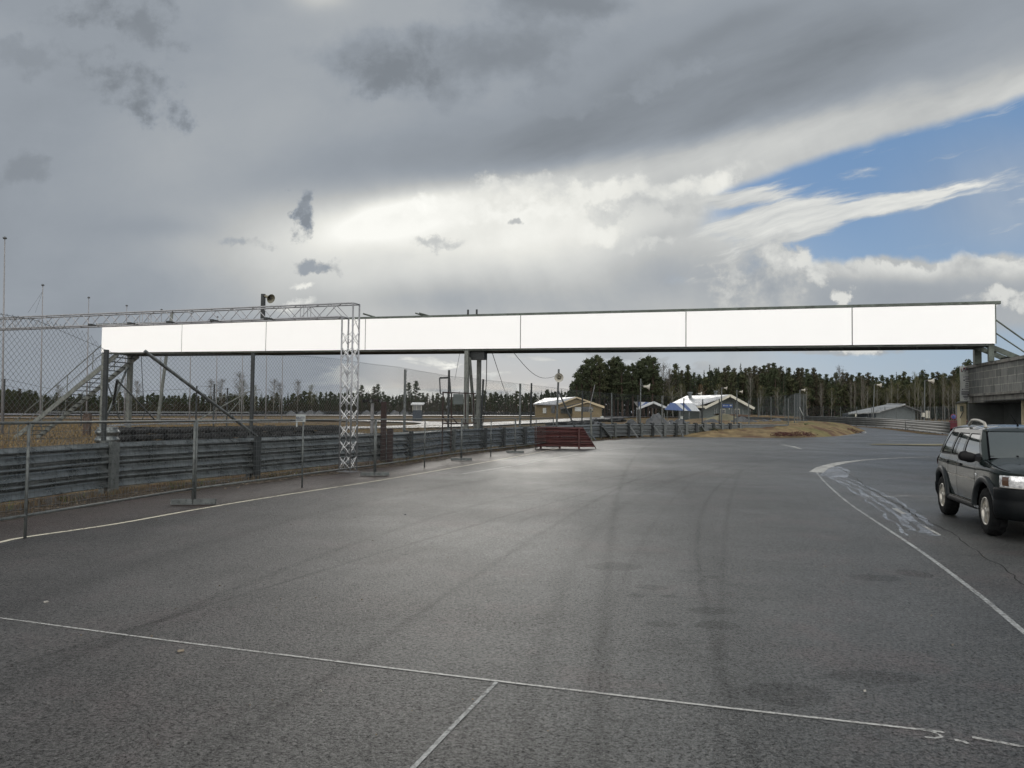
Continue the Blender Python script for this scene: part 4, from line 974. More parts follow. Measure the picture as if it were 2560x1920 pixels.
def tarp(px0, px1, ytop, ybot, D, label, seed, m_='tarp', peak=.5, group=None):
    rs = np.random.default_rng(seed); a, b = AT(px0, ybot, D), AT(px1, ybot, D); t = AT((px0+px1)/2, ytop, D); g = terr(a.x, D); H = t.z-g; W2 = (b.x-a.x); dp = max(2.0, W2*.55)
    pk = [(rs.uniform(.15, .85), rs.uniform(.25, .7), rs.uniform(.5, .85), rs.uniform(.16, .30)) for _ in range(4)]; pk[0] = (peak, .4, 1.0, .26)
    ph = rs.uniform(0, 6, 6)
    def f(u, v):
        h = 0
        for cu, cv, am, w in pk: h = max(h, am*(.35+.65*math.exp(-((u-cu)/w/1.05)**2-((v-cv)/.45)**2)-.10*abs(math.sin((u-cu)*16+v*5))))
        e = min(1, 5*min(u, 1-u))*min(1, 5*min(v, 1-v)); h = max(h, (.50+.10*math.sin(u*5+ph[4]))*e+.05*math.sin(u*21+ph[0])*e)
        h += e*(.035*abs(math.sin(u*17+v*9+ph[1]))+.03*abs(math.sin(v*23-u*11+ph[2])))
        return (a.x+W2*u+.2*math.sin(v*7+ph[3]), D-dp/2+dp*v, g+H*h*min(1, e*3)+.01)
    tag(MB().grid(f, 44, 22).build('tarpaulin_heap', m_, None, False), label, 'tarpaulin', group)
def tarps():
    D = 76
    for i, (x0, x1, yt, pk, lab, DD) in enumerate((
        (1462, 1512, 1043, .5, 'grey tarpaulin heap with tyres beside it, leftmost of the heaps', 78), (1560, 1590, 1046, .6, 'small grey tarpaulin heap between two fence posts', 80),
        (1616, 1690, 1031, .38, 'tall peaked grey tarpaulin heap before the striped tents', 80), (1686, 1745, 1045, .3, 'greenish rumpled tarpaulin heap beside the peaked one', 82),
        (1738, 1828, 1045, .4, 'broad pale grey tarpaulin heap with torn dark edge', 82), (1828, 1905, 1039, .35, 'peaked grey tarpaulin heap before the clubhouse gable', 84),
        (1885, 1950, 1046, .4, 'flat crumpled tarpaulin heap between fence posts left of the mound', 88), (1915, 1978, 1043, .4, 'rightmost grey tarpaulin heap sagging behind the mound', 92))):
        tarp(x0-4, x1+4, yt+2, 1062, DD, lab, i+11, peak=pk)
    # tyres lying flat on the rail-side bank
    base = tyre_mesh(.36, .2, 12).build('loose_tyre', 'rubber', None, True); base.location = AT(1505, 1052, 66); tag(base, 'black tyre lying flat behind the far guardrail near the first tarpaulin', 'tyre', 'loose tyres behind the far guardrail')
    for px, py, D in ((1498, 1050, 66), (1512, 1050.5, 66), (1524, 1052, 66.5), (1531, 1048, 67), (1539, 1050.5, 67), (1546, 1048.5, 67.5), (1553, 1052, 68), (1380, 1061, 55), (1400, 1058, 55.3), (1418, 1060, 55.6), (1436, 1057, 56), (1452, 1059, 56.6), (1470, 1056, 57.5)):
        o = base.copy(); col.objects.link(o); o.location = AT(px, py, D); o.rotation_euler = (random.uniform(-.2, .2), random.uniform(-.2, .2), 0); o.scale = (1.4, 1.4, .9)
    # blocks of stacked tyres the loose ones lie on
    mb = MB()
    for k in range(34):
        t = tpix(1345)+k*.62; 
        if t > rail_path.L-8: break
        p = rail_path.at(t); n = V((-rail_path.dir(t).y, rail_path.dir(t).x, 0))
        for h in range(5): q = p+n*(.75+random.uniform(-.05, .1)); mb.lathe([(-.1, .27), (0, .31), (.1, .27)], (q.x, q.y, .12+h*.215), (random.uniform(-.05, .05), 0, 1), 10, True)
    tag(mb.build('tyre_stack', 'rubber'), 'dark tyre stacks packed behind the far guardrail', None, None, 'stuff')
    # sand heap and earth wall before the clubhouse
    p = AT(1790, 1048, 96); g = terr(p.x, 96)
    tag(MB().grid(lambda u, v: (p.x-5+10*u, 92+9*v, g+2.05*max(0, 1-math.hypot((u-.62)*2.0, (v-.5)*2))**.75+random.uniform(-.04, .04)), 24, 14).build('sand_heap', 'sand', None, True), kind='structure')
    a = AT(1812, 1050, 105); b = AT(1990, 1052, 108); g = terr(a.x, 105)-.2; mb = MB()
    mb.grid(lambda u, v: (a.x+(b.x-a.x)*u, 104+v*7, g+[0, 1.75, 2.05, 2.1, 1.9][min(4, int(v*4))]-.25*u+random.uniform(-.07, .07)), 30, 4); tag(mb.build('earth_bank', 'dry_grass'), kind='structure')
    mb = MB(); mb.hexa([(a.x, 103.7, g), (b.x, 103.7, g), (b.x, 103.95, g), (a.x, 103.95, g), (a.x, 103.7, g+1.8), (b.x, 103.7, g+1.5), (b.x, 103.95, g+1.5), (a.x, 103.95, g+1.8)]); tag(mb.build('tyre_retaining_wall', 'rubber_far'), 'dark tyre retaining wall under the grassy bank behind the heaps', 'wall')
tarps()
def far_tarps():
    for i, (x0, x1, yt) in enumerate(((716, 742, 1026), (744, 764, 1027), (762, 790, 1025), (786, 812, 1026), (904, 932, 1025), (940, 968, 1025), (975, 1000, 1025), (1000, 1022, 1023))): tarp(x0, x1, yt, 1034, 234.5, 'low grey tarpaulin lump on the far tyre belt, '+('between flagpoles and truss' if x0 < 850 else 'right of the truss'), 40+i, group='tarpaulin lumps on the far belt '+('left' if x0 < 850 else 'right')+' of the truss')
far_tarps()

# ------------------------------------------------------------------ rusty posts, stand, small things along the rail
def verge_objects():
    th = thing('rusty_post', 'tall dark rusty steel post left of the bridge legs', 'post', (-4.62, 26.1, 0)); p = G(955, 1160); D = p.y
    t = AT(958, 1005, D); mb = MB(); mb.box((p.x+.03, D, t.z/2), (.18, .16, t.z)); mb.build('post', 'rust', th); mb = MB(); mb.box((p.x+.25, D+.1, .62), (.20, .14, 1.24)); mb.build('side_plate', 'rust', th)
    # lamp bar with round lamps on a thin pole
    D = 40; a = AT(930, 1068, D); b = AT(931, 1008, D); th = thing('lamp_bar', 'red signal lamp bar with round lamps on a pale pole behind the rail', 'signal lamp', (a.x, D, 0))
    MB().tube([(a.x, D, 0), b], .09, 8).build('pole', 'flag_white', th); mb = MB(); mb.beam(AT(911, 1001, D), AT(953, 1001, D), .16, .13); mb.build('bar', 'rust', th)
    for px in (912, 927, 952): q = AT(px, 1002.3, D-.1); MB().lathe([(0, .001), (0, .075), (-.02, .085)], q, (0, -1, 0), 14).build('lamp', 'sign_white' if px > 920 else 'rubber', th, True); MB().lathe([(.25, .1), (-.03, .105), (-.03, .085)], q, (0, -1, 0), 14).build('lamp_housing', 'rubber', th, True)
    # marshal stand of rusty angle iron
    D = 31.2; th = thing('marshal_stand', 'rusty angle-iron marshal stand with a grey panel beside the bridge leg', 'stand', (AT(1106, 1130, D).x, D, 0))
    def B_(x0, y0, x1, y1, d0=D, d1=None, w=.05, m_='rust', nm='frame_bar'): MB().beam(AT(x0, y0, d0), AT(x1, y1, d1 or d0), w).build(nm, m_, th)
    B_(1105, 1136, 1108, 981); B_(1127, 1128, 1129, 983, 32.6, 32.6, .05); B_(1164, 1060, 1163, 981, 32.2); B_(1184, 1058, 1184, 984, 33.2)
    B_(1107, 981, 1189, 984, D, 33); B_(1105, 1058.5, 1166, 1059, w=.06); B_(1129, 1060, 1192, 1058, 32.6, 33.2); B_(1107, 1042, 1122, 1060); B_(1129, 1042, 1144, 1060)
    B_(1107, 981, 1129, 983, D, 32.6); B_(1106, 1059, 1128, 1059, D, 32.6)
    B_(1101, 985, 1099, 945, m_='post_dark'); B_(1099, 945, 1124, 944, m_='post_dark', w=.07); B_(1124, 944, 1127, 984, m_='post_dark'); B_(1101, 985, 1108, 985, m_='post_dark')
    a, b = AT(1133, 985, 32.6), AT(1158, 1011, 32.6); MB().hexa([(a.x, a.y, b.z), (b.x, a.y, b.z), (b.x, a.y+.03, b.z), (a.x, a.y+.03, b.z), (a.x, a.y, a.z), (b.x, a.y, a.z), (b.x, a.y+.03, a.z), (a.x, a.y+.03, a.z)]).build('panel', 'grey_wall', th)
    # kiosk
    D = 125; a, b = AT(1028, 1041, D), AT(1057, 1010, D); g = terr(a.x, D); W3 = b.x-a.x; H = b.z-g; th = thing('kiosk', 'small dark race control kiosk with a bright flat roof on the infield', 'kiosk', (a.x, D, g))
    MB().box((a.x+W3/2, D+.8, g+H*.32), (W3*.78, 1.4, H*.64)).build('wall', 'navy_wall', th)
    for dx_ in (-.38, -.05, .37): MB().box((a.x+W3*(.5+dx_), D+.15, g+H*.76), (.08, .08, H*.38)).build('mullion', 'trim', th)
    MB().box((a.x+W3/2, D+.9, g+H*.76), (W3*.7, 1.0, H*.34)).build('window', 'roof_grey', th); MB().hexa([(a.x-.1, D-.2, g+H*.93), (b.x+.1, D-.2, g+H*.93), (b.x+.1, D+2, g+H*1.03), (a.x-.1, D+2, g+H*1.03), (a.x-.1, D-.2, g+H*.99), (b.x+.1, D-.2, g+H*.99), (b.x+.1, D+2, g+H*1.1), (a.x-.1, D+2, g+H*1.1)]).build('roof', 'tent_white', th)
    # white sign with lettering on the fence
    D = 17.2; a, b = AT(740, 1054.5, D), AT(763.5, 1036, D); c = (a+b)/2; th = thing('warning_sign', 'small white sign reading KIELLETTY above the barrier fence rail', 'sign', tuple(c)); w, h = b.x-a.x, b.z-a.z
    X = V((.985, .17, 0)); MB().box(c, (w, .012, h), (X, V((-.17, .985, 0)))).build('plate', 'sign_grey', th); MB().beam(c+V((-.09, .02, -.08)), c+V((-.09, .02, -.20)), .03).build('bracket', 'sign_grey', th)
    text('KIELLETTY', c+V((-w*.44, -.035, -.02)), w*.88, .052, 'ink', th, 0.171)
    mb = MB(); x = -.42
    for k in range(9): ww = random.uniform(.04, .09); mb.box(c+X*(w*(x+ww/2))+V((.001, -.012, -h*.27)), (w*ww*.8, .004, .022), (X, V((-.17, .985, 0)))); x += ww+.015
    mb.build('small_print', 'ink', th)
    # little notices on stakes
    for px, py, D, lab in ((1185, 1048, 47, 'small white notice board on a stake right of the bridge legs'), (1505, 1044, 120, 'tiny white distance board beside the kart track'), (1704, 1044, 120, 'tiny white distance board left of the sand heap')):
        c = AT(px, py, D); s = .30 if D < 60 else .45; th = thing('notice_board', lab, 'sign', (c.x, c.y, terr(c.x, c.y))); MB().box(c, (s*1.1, .02, s)).build('plate', 'sign_white', th); MB().beam((c.x, c.y+.03, terr(c.x, c.y)), (c.x, c.y+.03, c.z), .04).build('stake', 'post_grey', th)
    # pale leaning rod with its grey support post
    D = 44; th = thing('leaning_rod', 'pale leaning rod on a grey post right of the red rail', 'rod', tuple(G(1483, 1100))); MB().tube([AT(1472, 1030, D), AT(1487, 962, D)], .022, 6).build('rod', 'flag_white', th); g = G(1479, 1112); MB().tube([(g.x, g.y, 0), AT(1477, 1020, g.y)], .055, 8).build('post', 'post_grey', th); MB().beam(AT(1472, 1020, g.y-.1), AT(1481, 1021, g.y-.1), .08).build('cap', 'flag_white', th); MB().beam(AT(1478, 1087, g.y), AT(1489, 1101, g.y-.5), .07).build('foot_strut', 'galv_light', th)
    # wires
    mb = MB(); a, b = AT(1283, 880, 35.5), AT(1386, 941, 49.5); mb.tube([a.lerp(b, t)-V((0, 0, .7*math.sin(math.pi*t)*.8)) for t in np.linspace(0, 1, 12)], .014, 4); tag(mb.build('overhead_cable', 'post_dark'), 'thin black cable sagging from the bridge to the round horn', 'cable')
    mb = MB(); mb.tube([AT(1230, 880, 37), AT(1256, 960, 60), AT(1287, 1048, 95)], .02, 4); tag(mb.build('guy_wire', 'post_dark'), 'thin guy wire slanting down right of the bridge legs', 'cable')
    mb = MB(); mb.tube([AT(1150, 880, 37), AT(1137, 950, 45)], .012, 4); tag(mb.build('guy_wire', 'post_dark'), 'thin guy wire slanting down left of the bridge legs', 'cable')
    mb = MB(); mb.tube([AT(1217, 880, 36.5), AT(1216, 950, 36.6), AT(1212, 1020, 36.6), AT(1205, 1075, 36.6)], .022, 5); tag(mb.build('hanging_cable', 'post_dark'), 'dark cable hanging from the bridge beside its right leg', 'cable')
    mb = MB(); mb.tube([AT(353, 888, 41), AT(357, 970, 41), AT(362, 1030, 41), AT(355, 1052, 41)], .018, 5); tag(mb.build('hanging_cable', 'post_dark'), 'thin black cable hanging under the left end of the bridge', 'cable')
    # leaning poles of an old frame seen through the fence on the left
    th = thing('leaning_pole', 'leaning grey pole propped behind the left bridge legs', 'pole', tuple(G(395, 1110))); MB().tube([AT(394, 1056, 46), AT(430, 782, 47.2)], .10, 8).build('pole', 'post_grey', th)
    mb = MB(); mb.tube([AT(495, 1050, 60), AT(620, 980, 60)], .05, 5); mb.tube([AT(556, 1050, 60), AT(620, 980, 60)], .04, 5); mb.tube([AT(541, 995, 60), AT(650, 974, 60)], .03, 5); tag(mb.build('pole_tripod', 'post_grey'), 'low crossed grey poles on the infield left of the beige horn pole', 'poles')
    # posts of the inner fence with wires
    pts = [(12, 947, 1040, 70), (205, 985, 1040, 78), (492, 965, 1050, 62), (536, 960, 1050, 60), (569, 970, 1050, 64)]
    th = thing('wire_fence', 'old post and wire fence across the left infield', 'fence', tuple(AT(12, 1040, 70)))
    pr = None
    for x, y0, y1, D in pts:
        q = AT(x, y0, D); MB().tube([(q.x, q.y, 0), q], .07, 6).build('post', 'post_dark', th)
        if pr is not None: MB().tube([pr, q-V((0, 0, .2))], .014, 3).build('wire', 'post_dark', th); MB().tube([pr-V((0, 0, .6)), q-V((0, 0, .9))], .012, 3).build('wire', 'post_dark', th)
        pr = q
    th = thing('wooden_stump', 'short dark wooden stump beside a flagpole foot', 'stump', tuple(AT(218, 1050, 50))); q = AT(219, 1034, 50); MB().box((q.x, q.y, q.z/2), (.42, .3, q.z)).build('stump', 'bark', th)
    # scraps on the tarmac
    for px, py, m_, lab, s in ((452, 1631, 'scrap_wood', 'pale wood chip lying left below the thin white line', .045), (115, 1508, 'litter_white', 'white scrap of paper on the tarmac at left', .035), (1013, 1508-220+0, 'ink', 'dark pebble on the open tarmac', .02), (2162, 1732, 'litter_white', 'pale scrap on the tarmac at lower right', .016), (802, 1732, 'litter_white', 'tiny white pebble near the lower middle left', .012)):
        g = G(px, py); a = random.uniform(-.5, .8); tag(MB().box((g.x, g.y, .014), (s, s*.35, .012), ((math.cos(a), math.sin(a), 0), (-math.sin(a), math.cos(a), 0))).build('scrap', m_), lab, 'scrap')
    mb = MB()
    for _ in range(260):
        x, y = random.uniform(-7, 9), random.uniform(2.2, 26)
        if x > leftx(y)+1.2: s = random.uniform(.003, .009); mb.box((x, y, .012), (s*1.5, s, s))
    tag(mb.build('grit', 'scrap_wood'), 'loose grit scattered over the tarmac', None, None, 'stuff')
def text(body, loc, width, height, m_, parent, rz):
    cu = bpy.data.curves.new('t', 'FONT'); cu.body = body; cu.size = 1; cu.offset = .02; ob = bpy.data.objects.new('t', cu); col.objects.link(ob)
    dg = bpy.context.evaluated_depsgraph_get(); me = bpy.data.meshes.new_from_object(ob.evaluated_get(dg)); bpy.data.objects.remove(ob)
    xs = [v.co.x for v in me.vertices]; ys2 = [v.co.y for v in me.vertices]; sx = width/(max(xs)-min(xs)); sy = height/(max(ys2)-min(ys2)); x0, y0 = min(xs), min(ys2)
    lo = V(loc)-V(parent['_o'])
    for v in me.vertices: x = (v.co.x-x0)*sx; z = (v.co.y-y0)*sy; v.co = (x*math.cos(rz), x*math.sin(rz), z)
    me.materials.clear(); me.materials.append(M[m_]); o = bpy.data.objects.new('lettering', me); col.objects.link(o); o.parent = parent; o.location = lo; return o
verge_objects()

# ------------------------------------------------------------------ buildings
def gable_house(name, label, cat, px0, px1, pxr, yr, ye, yb, D, depth, wall, roof, rot=0.0, ridge_left=None, trim='trim', over=.5):
    pass
def yellow_house():
    D = 185; g = terr(20, D); P = lambda x, y, d=0: AT(x, y, D+d)
    th = thing('yellow_house', 'low yellow timber house with a pale roof beyond the kart track', 'house', (P(1420, 1035).x, D, g))
    def Z(y): return P(1400, y).z
    def X_(x, d=0): return AT(x, 1020, D+d).x
    e = Z(1009)
    # main gable facing right-front: ridge runs left into the distance
    zr, ze = Z(992), Z(1012)
    fx0, fx1, fxr = X_(1398), X_(1505), X_(1441)
    MB().quad((fx0, D, g), (fx1, D, g), (fx1, D, ze-.4), (fxr, D, zr-.3), (fx0, D, ze-.1)).build('gable_wall', 'yellow_wall', th)
    lx = X_(1338, 9)
    MB().hexa([(lx, D+7, g), (fx0, D-.02, g), (fx0+.1, D+12, g), (lx, D+12, g), (lx, D+7, Z(1011)), (fx0, D-.02, ze-.2), (fx0+.1, D+12, ze), (lx, D+12, ze)]).build('side_wall', 'yellow_wall', th)
    def slab(pts, t, m_, nm): 
        top = [V(p) for p in pts]; MB().hexa([p-V((0, 0, t)) for p in top]+top).build(nm, m_, th)
    slab([(X_(1332, 8), D+6.0, Z(1009)), (fx0-.6, D-.6, ze+.12), (fxr, D-.6, zr), (X_(1362, 12), D+10, Z(993.5))], .25, 'roof_metal', 'roof')
    slab([(fxr, D-.6, zr), (fx1+.5, D-.6, ze-.25), (fx1+.8, D+10, ze-.2), (X_(1362, 12), D+10, Z(993.5))], .25, 'roof_grey', 'roof')
    # front wing with its own small gable
    wx0, wx1, wxr = X_(1431, -3), X_(1504, -3), X_(1468, -3); zr2, ze2 = Z(1004), Z(1016)
    MB().quad((wx0, D-3, g), (wx1, D-3, g), (wx1, D-3, ze2-.1), (wxr, D-3, zr2-.2), (wx0, D-3, ze2)).build('gable_wall', 'yellow_wall', th)
    slab([(X_(1400, -3), D-3.4, Z(1022.5)), (wxr, D-3.6, zr2), (wxr, D-.1, zr2+.1), (X_(1400, -2), D-.1, Z(1019))], .18, 'roof_dark', 'porch_roof')
    slab([(wxr, D-3.6, zr2), (wx1+.6, D-3.6, Z(1018)), (wx1+.6, D-.1, Z(1017)), (wxr, D-.1, zr2+.1)], .18, 'roof_grey', 'porch_roof')
    MB().beam((wxr, D-3.65, zr2-.05), (wx1+.6, D-3.65, Z(1018)-.05), .08, .28).build('bargeboard', 'yellow_trim', th); MB().beam((X_(1414, -3), D-3.65, Z(1021)), (wxr, D-3.65, zr2-.05), .08, .25).build('bargeboard', 'yellow_trim', th)
    MB().beam((fxr, D-.66, zr-.12), (fx1+.5, D-.66, ze-.35), .08, .3).build('bargeboard', 'yellow_trim', th); MB().beam((fx0-.6, D-.66, ze-.02), (fxr, D-.66, zr-.12), .08, .3).build('bargeboard', 'yellow_trim', th)
    def W(x0, x1, y0, y1, m_, nm, d=-3.06): a, b = P(x0, y1, d), P(x1, y0, d); MB().box(((a.x+b.x)/2, D+d, (a.z+b.z)/2), (b.x-a.x, .08, b.z-a.z)).build(nm, m_, th)
    W(1454, 1483, 1017, 1029, 'window_dark', 'window'); W(1437, 1453, 1018, 1028, 'sign_white', 'sign_panel'); W(1478, 1481, 1019, 1027, 'cream', 'door_sign', -3.14)
    W(1357, 1366, 1020, 1033, 'sign_white', 'door', 3.5); W(1378, 1387, 1015, 1033, 'window_dark', 'window', .9); W(1402, 1430, 1023, 1034, 'soffit', 'porch_shade', -.05)
yellow_house()
def clubhouse():
    D = 128; g = terr(45, D); P = lambda x, y, d=0: AT(x, y, D+d)
    th = thing('clubhouse', 'dark grey clubhouse with a broad gable and pale ribbed roof', 'house', (P(1820, 1035).x, D, g))
    xr, x0, x1 = P(1820, 990).x, P(1752, 1018).x, P(1876, 1018).x; zr, ze, ze1 = P(1820, 987).z, P(1755, 1021).z, P(1880, 1020.5).z
    MB().quad((x0+.4, D, g), (x1-.3, D, g), (x1-.3, D, ze1+.4), (xr, D, zr-.35), (x0+.4, D, ze+.1)).build('gable_wall', 'grey_wall', th)
    xb, xbr = P(1668, 1012, 14).x, P(1716, 990, 14).x; zb2 = P(1668, 1012, 14).z; zr2 = P(1716, 989.5, 14).z
    def slab(pts, t, m_, nm): top = [V(p) for p in pts]; MB().hexa([p-V((0, 0, t)) for p in top]+top).build(nm, m_, th)
    slab([(xb, D+14, P(1668, 1013, 14).z), (P(1738, 1013).x, D-1.2, P(1738, 1013).z), (xr, D-1.2, zr), (xbr, D+14, zr2)], .22, 'roof_metal', 'roof')
    slab([(xr, D-1.2, zr), (P(1880, 1021).x, D-1.2, P(1880, 1021).z), (P(1860, 1015, 14).x, D+14, P(1860, 1015, 14).z), (xbr, D+14, zr2)], .22, 'roof_grey', 'roof')
    a = P(1738, 1013); mb = MB(); mb.hexa([(a.x, D-1.1, P(1740, 1019).z), (P(1759, 1019).x, D-1.1, P(1759, 1020).z), (P(1759, 1019).x, D, P(1759, 1020).z), (a.x-1, D+3, P(1740, 1019).z), (a.x, D-1.1, a.z-.1), (P(1765, 1013).x, D-1.1, a.z-.1), (P(1765, 1013).x, D, a.z-.1), (a.x-1, D+3, a.z-.1)]).build('eaves_box', 'trim', th)
    mb = MB(); mb.beam((P(1757, 1020).x, D-1.28, P(1757, 1020).z), (xr, D-1.28, zr-.15), .1, .42); mb.build('bargeboard', 'trim', th); mb = MB(); mb.beam((xr, D-1.28, zr-.15), (P(1880, 1021).x, D-1.28, P(1880, 1021).z-.05), .1, .42); mb.build('bargeboard', 'trim', th)
    MB().hexa([(xb+2, D+13, g), (x0+.3, D+.1, g), (x0+.5, D+13, g), (xb+2, D+13.5, g), (xb+2, D+13, zb2-.3), (x0+.3, D+.1, ze), (x0+.5, D+13, ze), (xb+2, D+13.5, ze)]).build('side_wall', 'grey_wall', th)
    def W(x0_, x1_, y0, y1, m_, nm, d=-.07): a, b = P(x0_, y1, d), P(x1_, y0, d); return MB().box(((a.x+b.x)/2, D+d, (a.z+b.z)/2), (b.x-a.x, .1, b.z-a.z)).build(nm, m_, th)
    def win(x0_, x1_, y0, y1): W(x0_-1, x1_+1, y0-1.2, y1+.6, 'trim', 'window_frame', -.04); W(x0_, x1_, y0, y1, 'window_dark', 'window', -.10)
    win(1801.5, 1812, 1023.5, 1036); win(1837, 1848, 1023.5, 1036); 
    for x in (1786, 1790, 1828, 1832, 1857, 1870): W(x, x+1, 1021, 1036, 'roof_grey', 'corner_board')
    s = W(1806, 1831, 1010.5, 1018.5, 'sign_blue', 'name_sign', -.15); W(1808, 1811, 1012.5, 1015, 'sign_white', 'sign_print', -.22); W(1813, 1820, 1013.9, 1015, 'sign_white', 'sign_print', -.22); W(1824.5, 1829, 1012.2, 1015.2, 'sign_white', 'sign_print', -.22)
    W(1822, 1824.5, 1021, 1023.5, 'sign_white', 'wall_lamp')
    for x, y0, y1 in ((1724, 982, 991), (1790, 979, 988)):
        a, b = P(x-4, y1+2, 11), P(x+(6 if x < 1750 else 2.5), y0, 11); MB().box(((a.x+b.x)/2, D+11, (a.z+b.z)/2-.2), ((b.x-a.x)*.6, .9, b.z-a.z)).build('chimney', 'grey_wall_b', th); MB().box(((a.x+b.x)/2, D+11, b.z), ((b.x-a.x)*.85, 1.3, .3)).build('chimney_cap', 'grey_wall_b', th)
clubhouse()
def tents():
    for (x0, xr, x1, yr, ye, D, dep, lab, slope) in ((1592, 1634, 1668, 1006, 1022.5, 122, 7, 'blue and white striped party tent, left one and partly hidden', 0), (1664, 1676, 1750, 1007, 1027, 112, 10, 'blue and white striped party tent before the clubhouse roof', 1)):
        P = lambda x, y, d=0: AT(x, y, D+d); g = terr(P(x0, ye).x, D); th = thing('party_tent', lab, 'tent', (P(x0, ye).x, D, g), 'striped party tents beyond the kart track')
        zr, ze = P(xr, yr).z, P(x0, ye).z
        if slope == 0:   # gable towards us, long slope to the left
            L0, R0, T0 = V((P(x0, ye).x, D, ze)), V((P(x1, ye-1).x, D, ze+.2)), V((P(xr, yr).x, D, zr)); dv_ = V((-3.2, dep, .25)); n = 5
            L1, T1, R1 = L0+V((1.6, dep, 0)), T0+dv_*.75, R0+V((-1.0, dep, 0))
            for k in range(n): a, b = k/n, (k+1)/n; MB().quad(L0.lerp(L1, a), L0.lerp(L1, b), T0.lerp(T1, b), T0.lerp(T1, a)).build('roof_stripe', 'tent_blue' if k % 2 else 'tent_white', th)
            MB().quad(T0, T1, R1, R0).build('roof_panel', 'tent_blue', th)
            MB().beam(L0, T0, .1, .35).build('roof_edge', 'tent_white', th); MB().beam(T0, R0, .1, .35).build('roof_edge', 'tent_white', th)
            corners = [L0, R0, L1, R1]
        else:            # long striped slope facing us
            a0, a1 = V((P(1664, 1027).x, D+4, P(1664, 1020, 4).z)), V((P(1750, 1028).x, D, P(1750, 1028).z)); r0, r1 = V((P(1676, 1007, 4).x, D+4, P(1676, 1007, 4).z)), V((P(1735, 1008, 6).x, D+6, P(1735, 1009, 6).z))
            b0 = V((P(1700, 1027).x, D, P(1700, 1026.5).z)); n = 5; 
            for k in range(n):
                f, h = k/n, (k+1)/n; MB().quad(b0.lerp(a1, f), b0.lerp(a1, h), r0.lerp(r1, h), r0.lerp(r1, f)).build('roof_stripe', 'tent_blue' if k in (0, 2) else 'tent_white', th)
            MB().quad(V((P(1664, 1022).x, D+1, P(1664, 1024).z)), b0, r0).build('roof_panel', 'tent_blue', th); MB().quad(a1+V((.0, .0, 0)), a1+V((.5, 9, .1)), r1).build('roof_panel', 'tent_white', th)
            corners = [b0, a1, V((P(1664, 1022).x, D+1, 0)), a1+V((.5, 9, 0))]
        for c in corners: MB().beam((c.x, c.y, g), (c.x, c.y, max(c.z, ze-.4)), .1).build('leg', 'galv_light', th)
tents()
def shed():
    D = 150; g = terr(75, D)-.2; P = lambda x, y, d=0: AT(x, y, D+d)
    th = thing('grey_shed', 'grey boarded shed with a low gable beyond the right-hand rail', 'shed', (P(2240, 1045).x, D, g))
    xr = P(2254, 1012).x; x0, x1 = P(2190, 1030).x, P(2288, 1030).x; zr, z0, z1 = P(2254, 1011.5).z, P(2190, 1028).z, P(2290, 1026).z
    MB().quad((x0, D, g), (x1, D, g), (x1, D, z1+.2), (xr, D, zr-.2), (x0, D, z0+.1)).build('gable_wall', 'grey_wall_b', th)
    def slab(pts, t, m_, nm): top = [V(p) for p in pts]; MB().hexa([p-V((0, 0, t)) for p in top]+top).build(nm, m_, th)
    r1 = V((P(2219, 1010.5, 12).x, D+12, P(2219, 1010.5, 12).z))
    slab([(P(2120, 1034, 8).x, D+8, P(2120, 1031, 8).z), (P(2190, 1029).x, D-1, P(2190, 1028.5).z), (xr, D-1, zr), r1], .2, 'roof_grey', 'roof'); slab([(xr, D-1, zr), (P(2301, 1029).x, D-1, P(2301, 1029).z), (P(2295, 1026, 12).x, D+12, P(2295, 1026, 12).z), r1], .2, 'roof_dark', 'roof')
    MB().beam(r1+V((0, 0, .1)), (xr, D-1, zr+.06), .5, .12).build('ridge_cap', 'tent_white', th)
    a = P(2122, 1047, 6); MB().hexa([(a.x, D+6, g), (x0, D+.02, g), (x0, D+8, g), (a.x, D+9, g), (a.x, D+6, P(2122, 1034, 6).z), (x0, D+.02, z0), (x0, D+8, z0), (a.x, D+9, P(2122, 1034, 6).z)]).build('side_wall', 'navy_wall', th)
    slab([(P(2118, 1035, 4).x, D+3.5, P(2118, 1034, 4).z), (P(2192, 1030).x, D-1.4, P(2192, 1029.5).z), (P(2192, 1026).x, D+2, P(2192, 1027).z), (P(2122, 1031, 8).x, D+8, P(2122, 1031, 8).z)], .2, 'roof_grey', 'lean_to_roof')
    for x in (2140, 2172): a, b = P(x, 1042, 1.2), P(x+(4 if x < 2150 else 14), 1034, 1.2); MB().box(((a.x+b.x)/2, D+1.6, (a.z+b.z)/2), (b.x-a.x, .1, b.z-a.z)).build('window', 'trim' if x < 2150 else 'window_dark', th)
    # transformer boxes on the thick pole
    for px, py, w, h in ((2308, 1037, .8, 1.1), (2318, 1036, 1.1, 2.0)): c = AT(px, py, 120); tag(MB().box(c, (w*.5, .4, h*.6)).build('meter_box', 'trim'), 'pale electrical box hanging on the thick pole, '+('smaller left one' if w < 1 else 'larger right one'), 'electrical box')
shed()
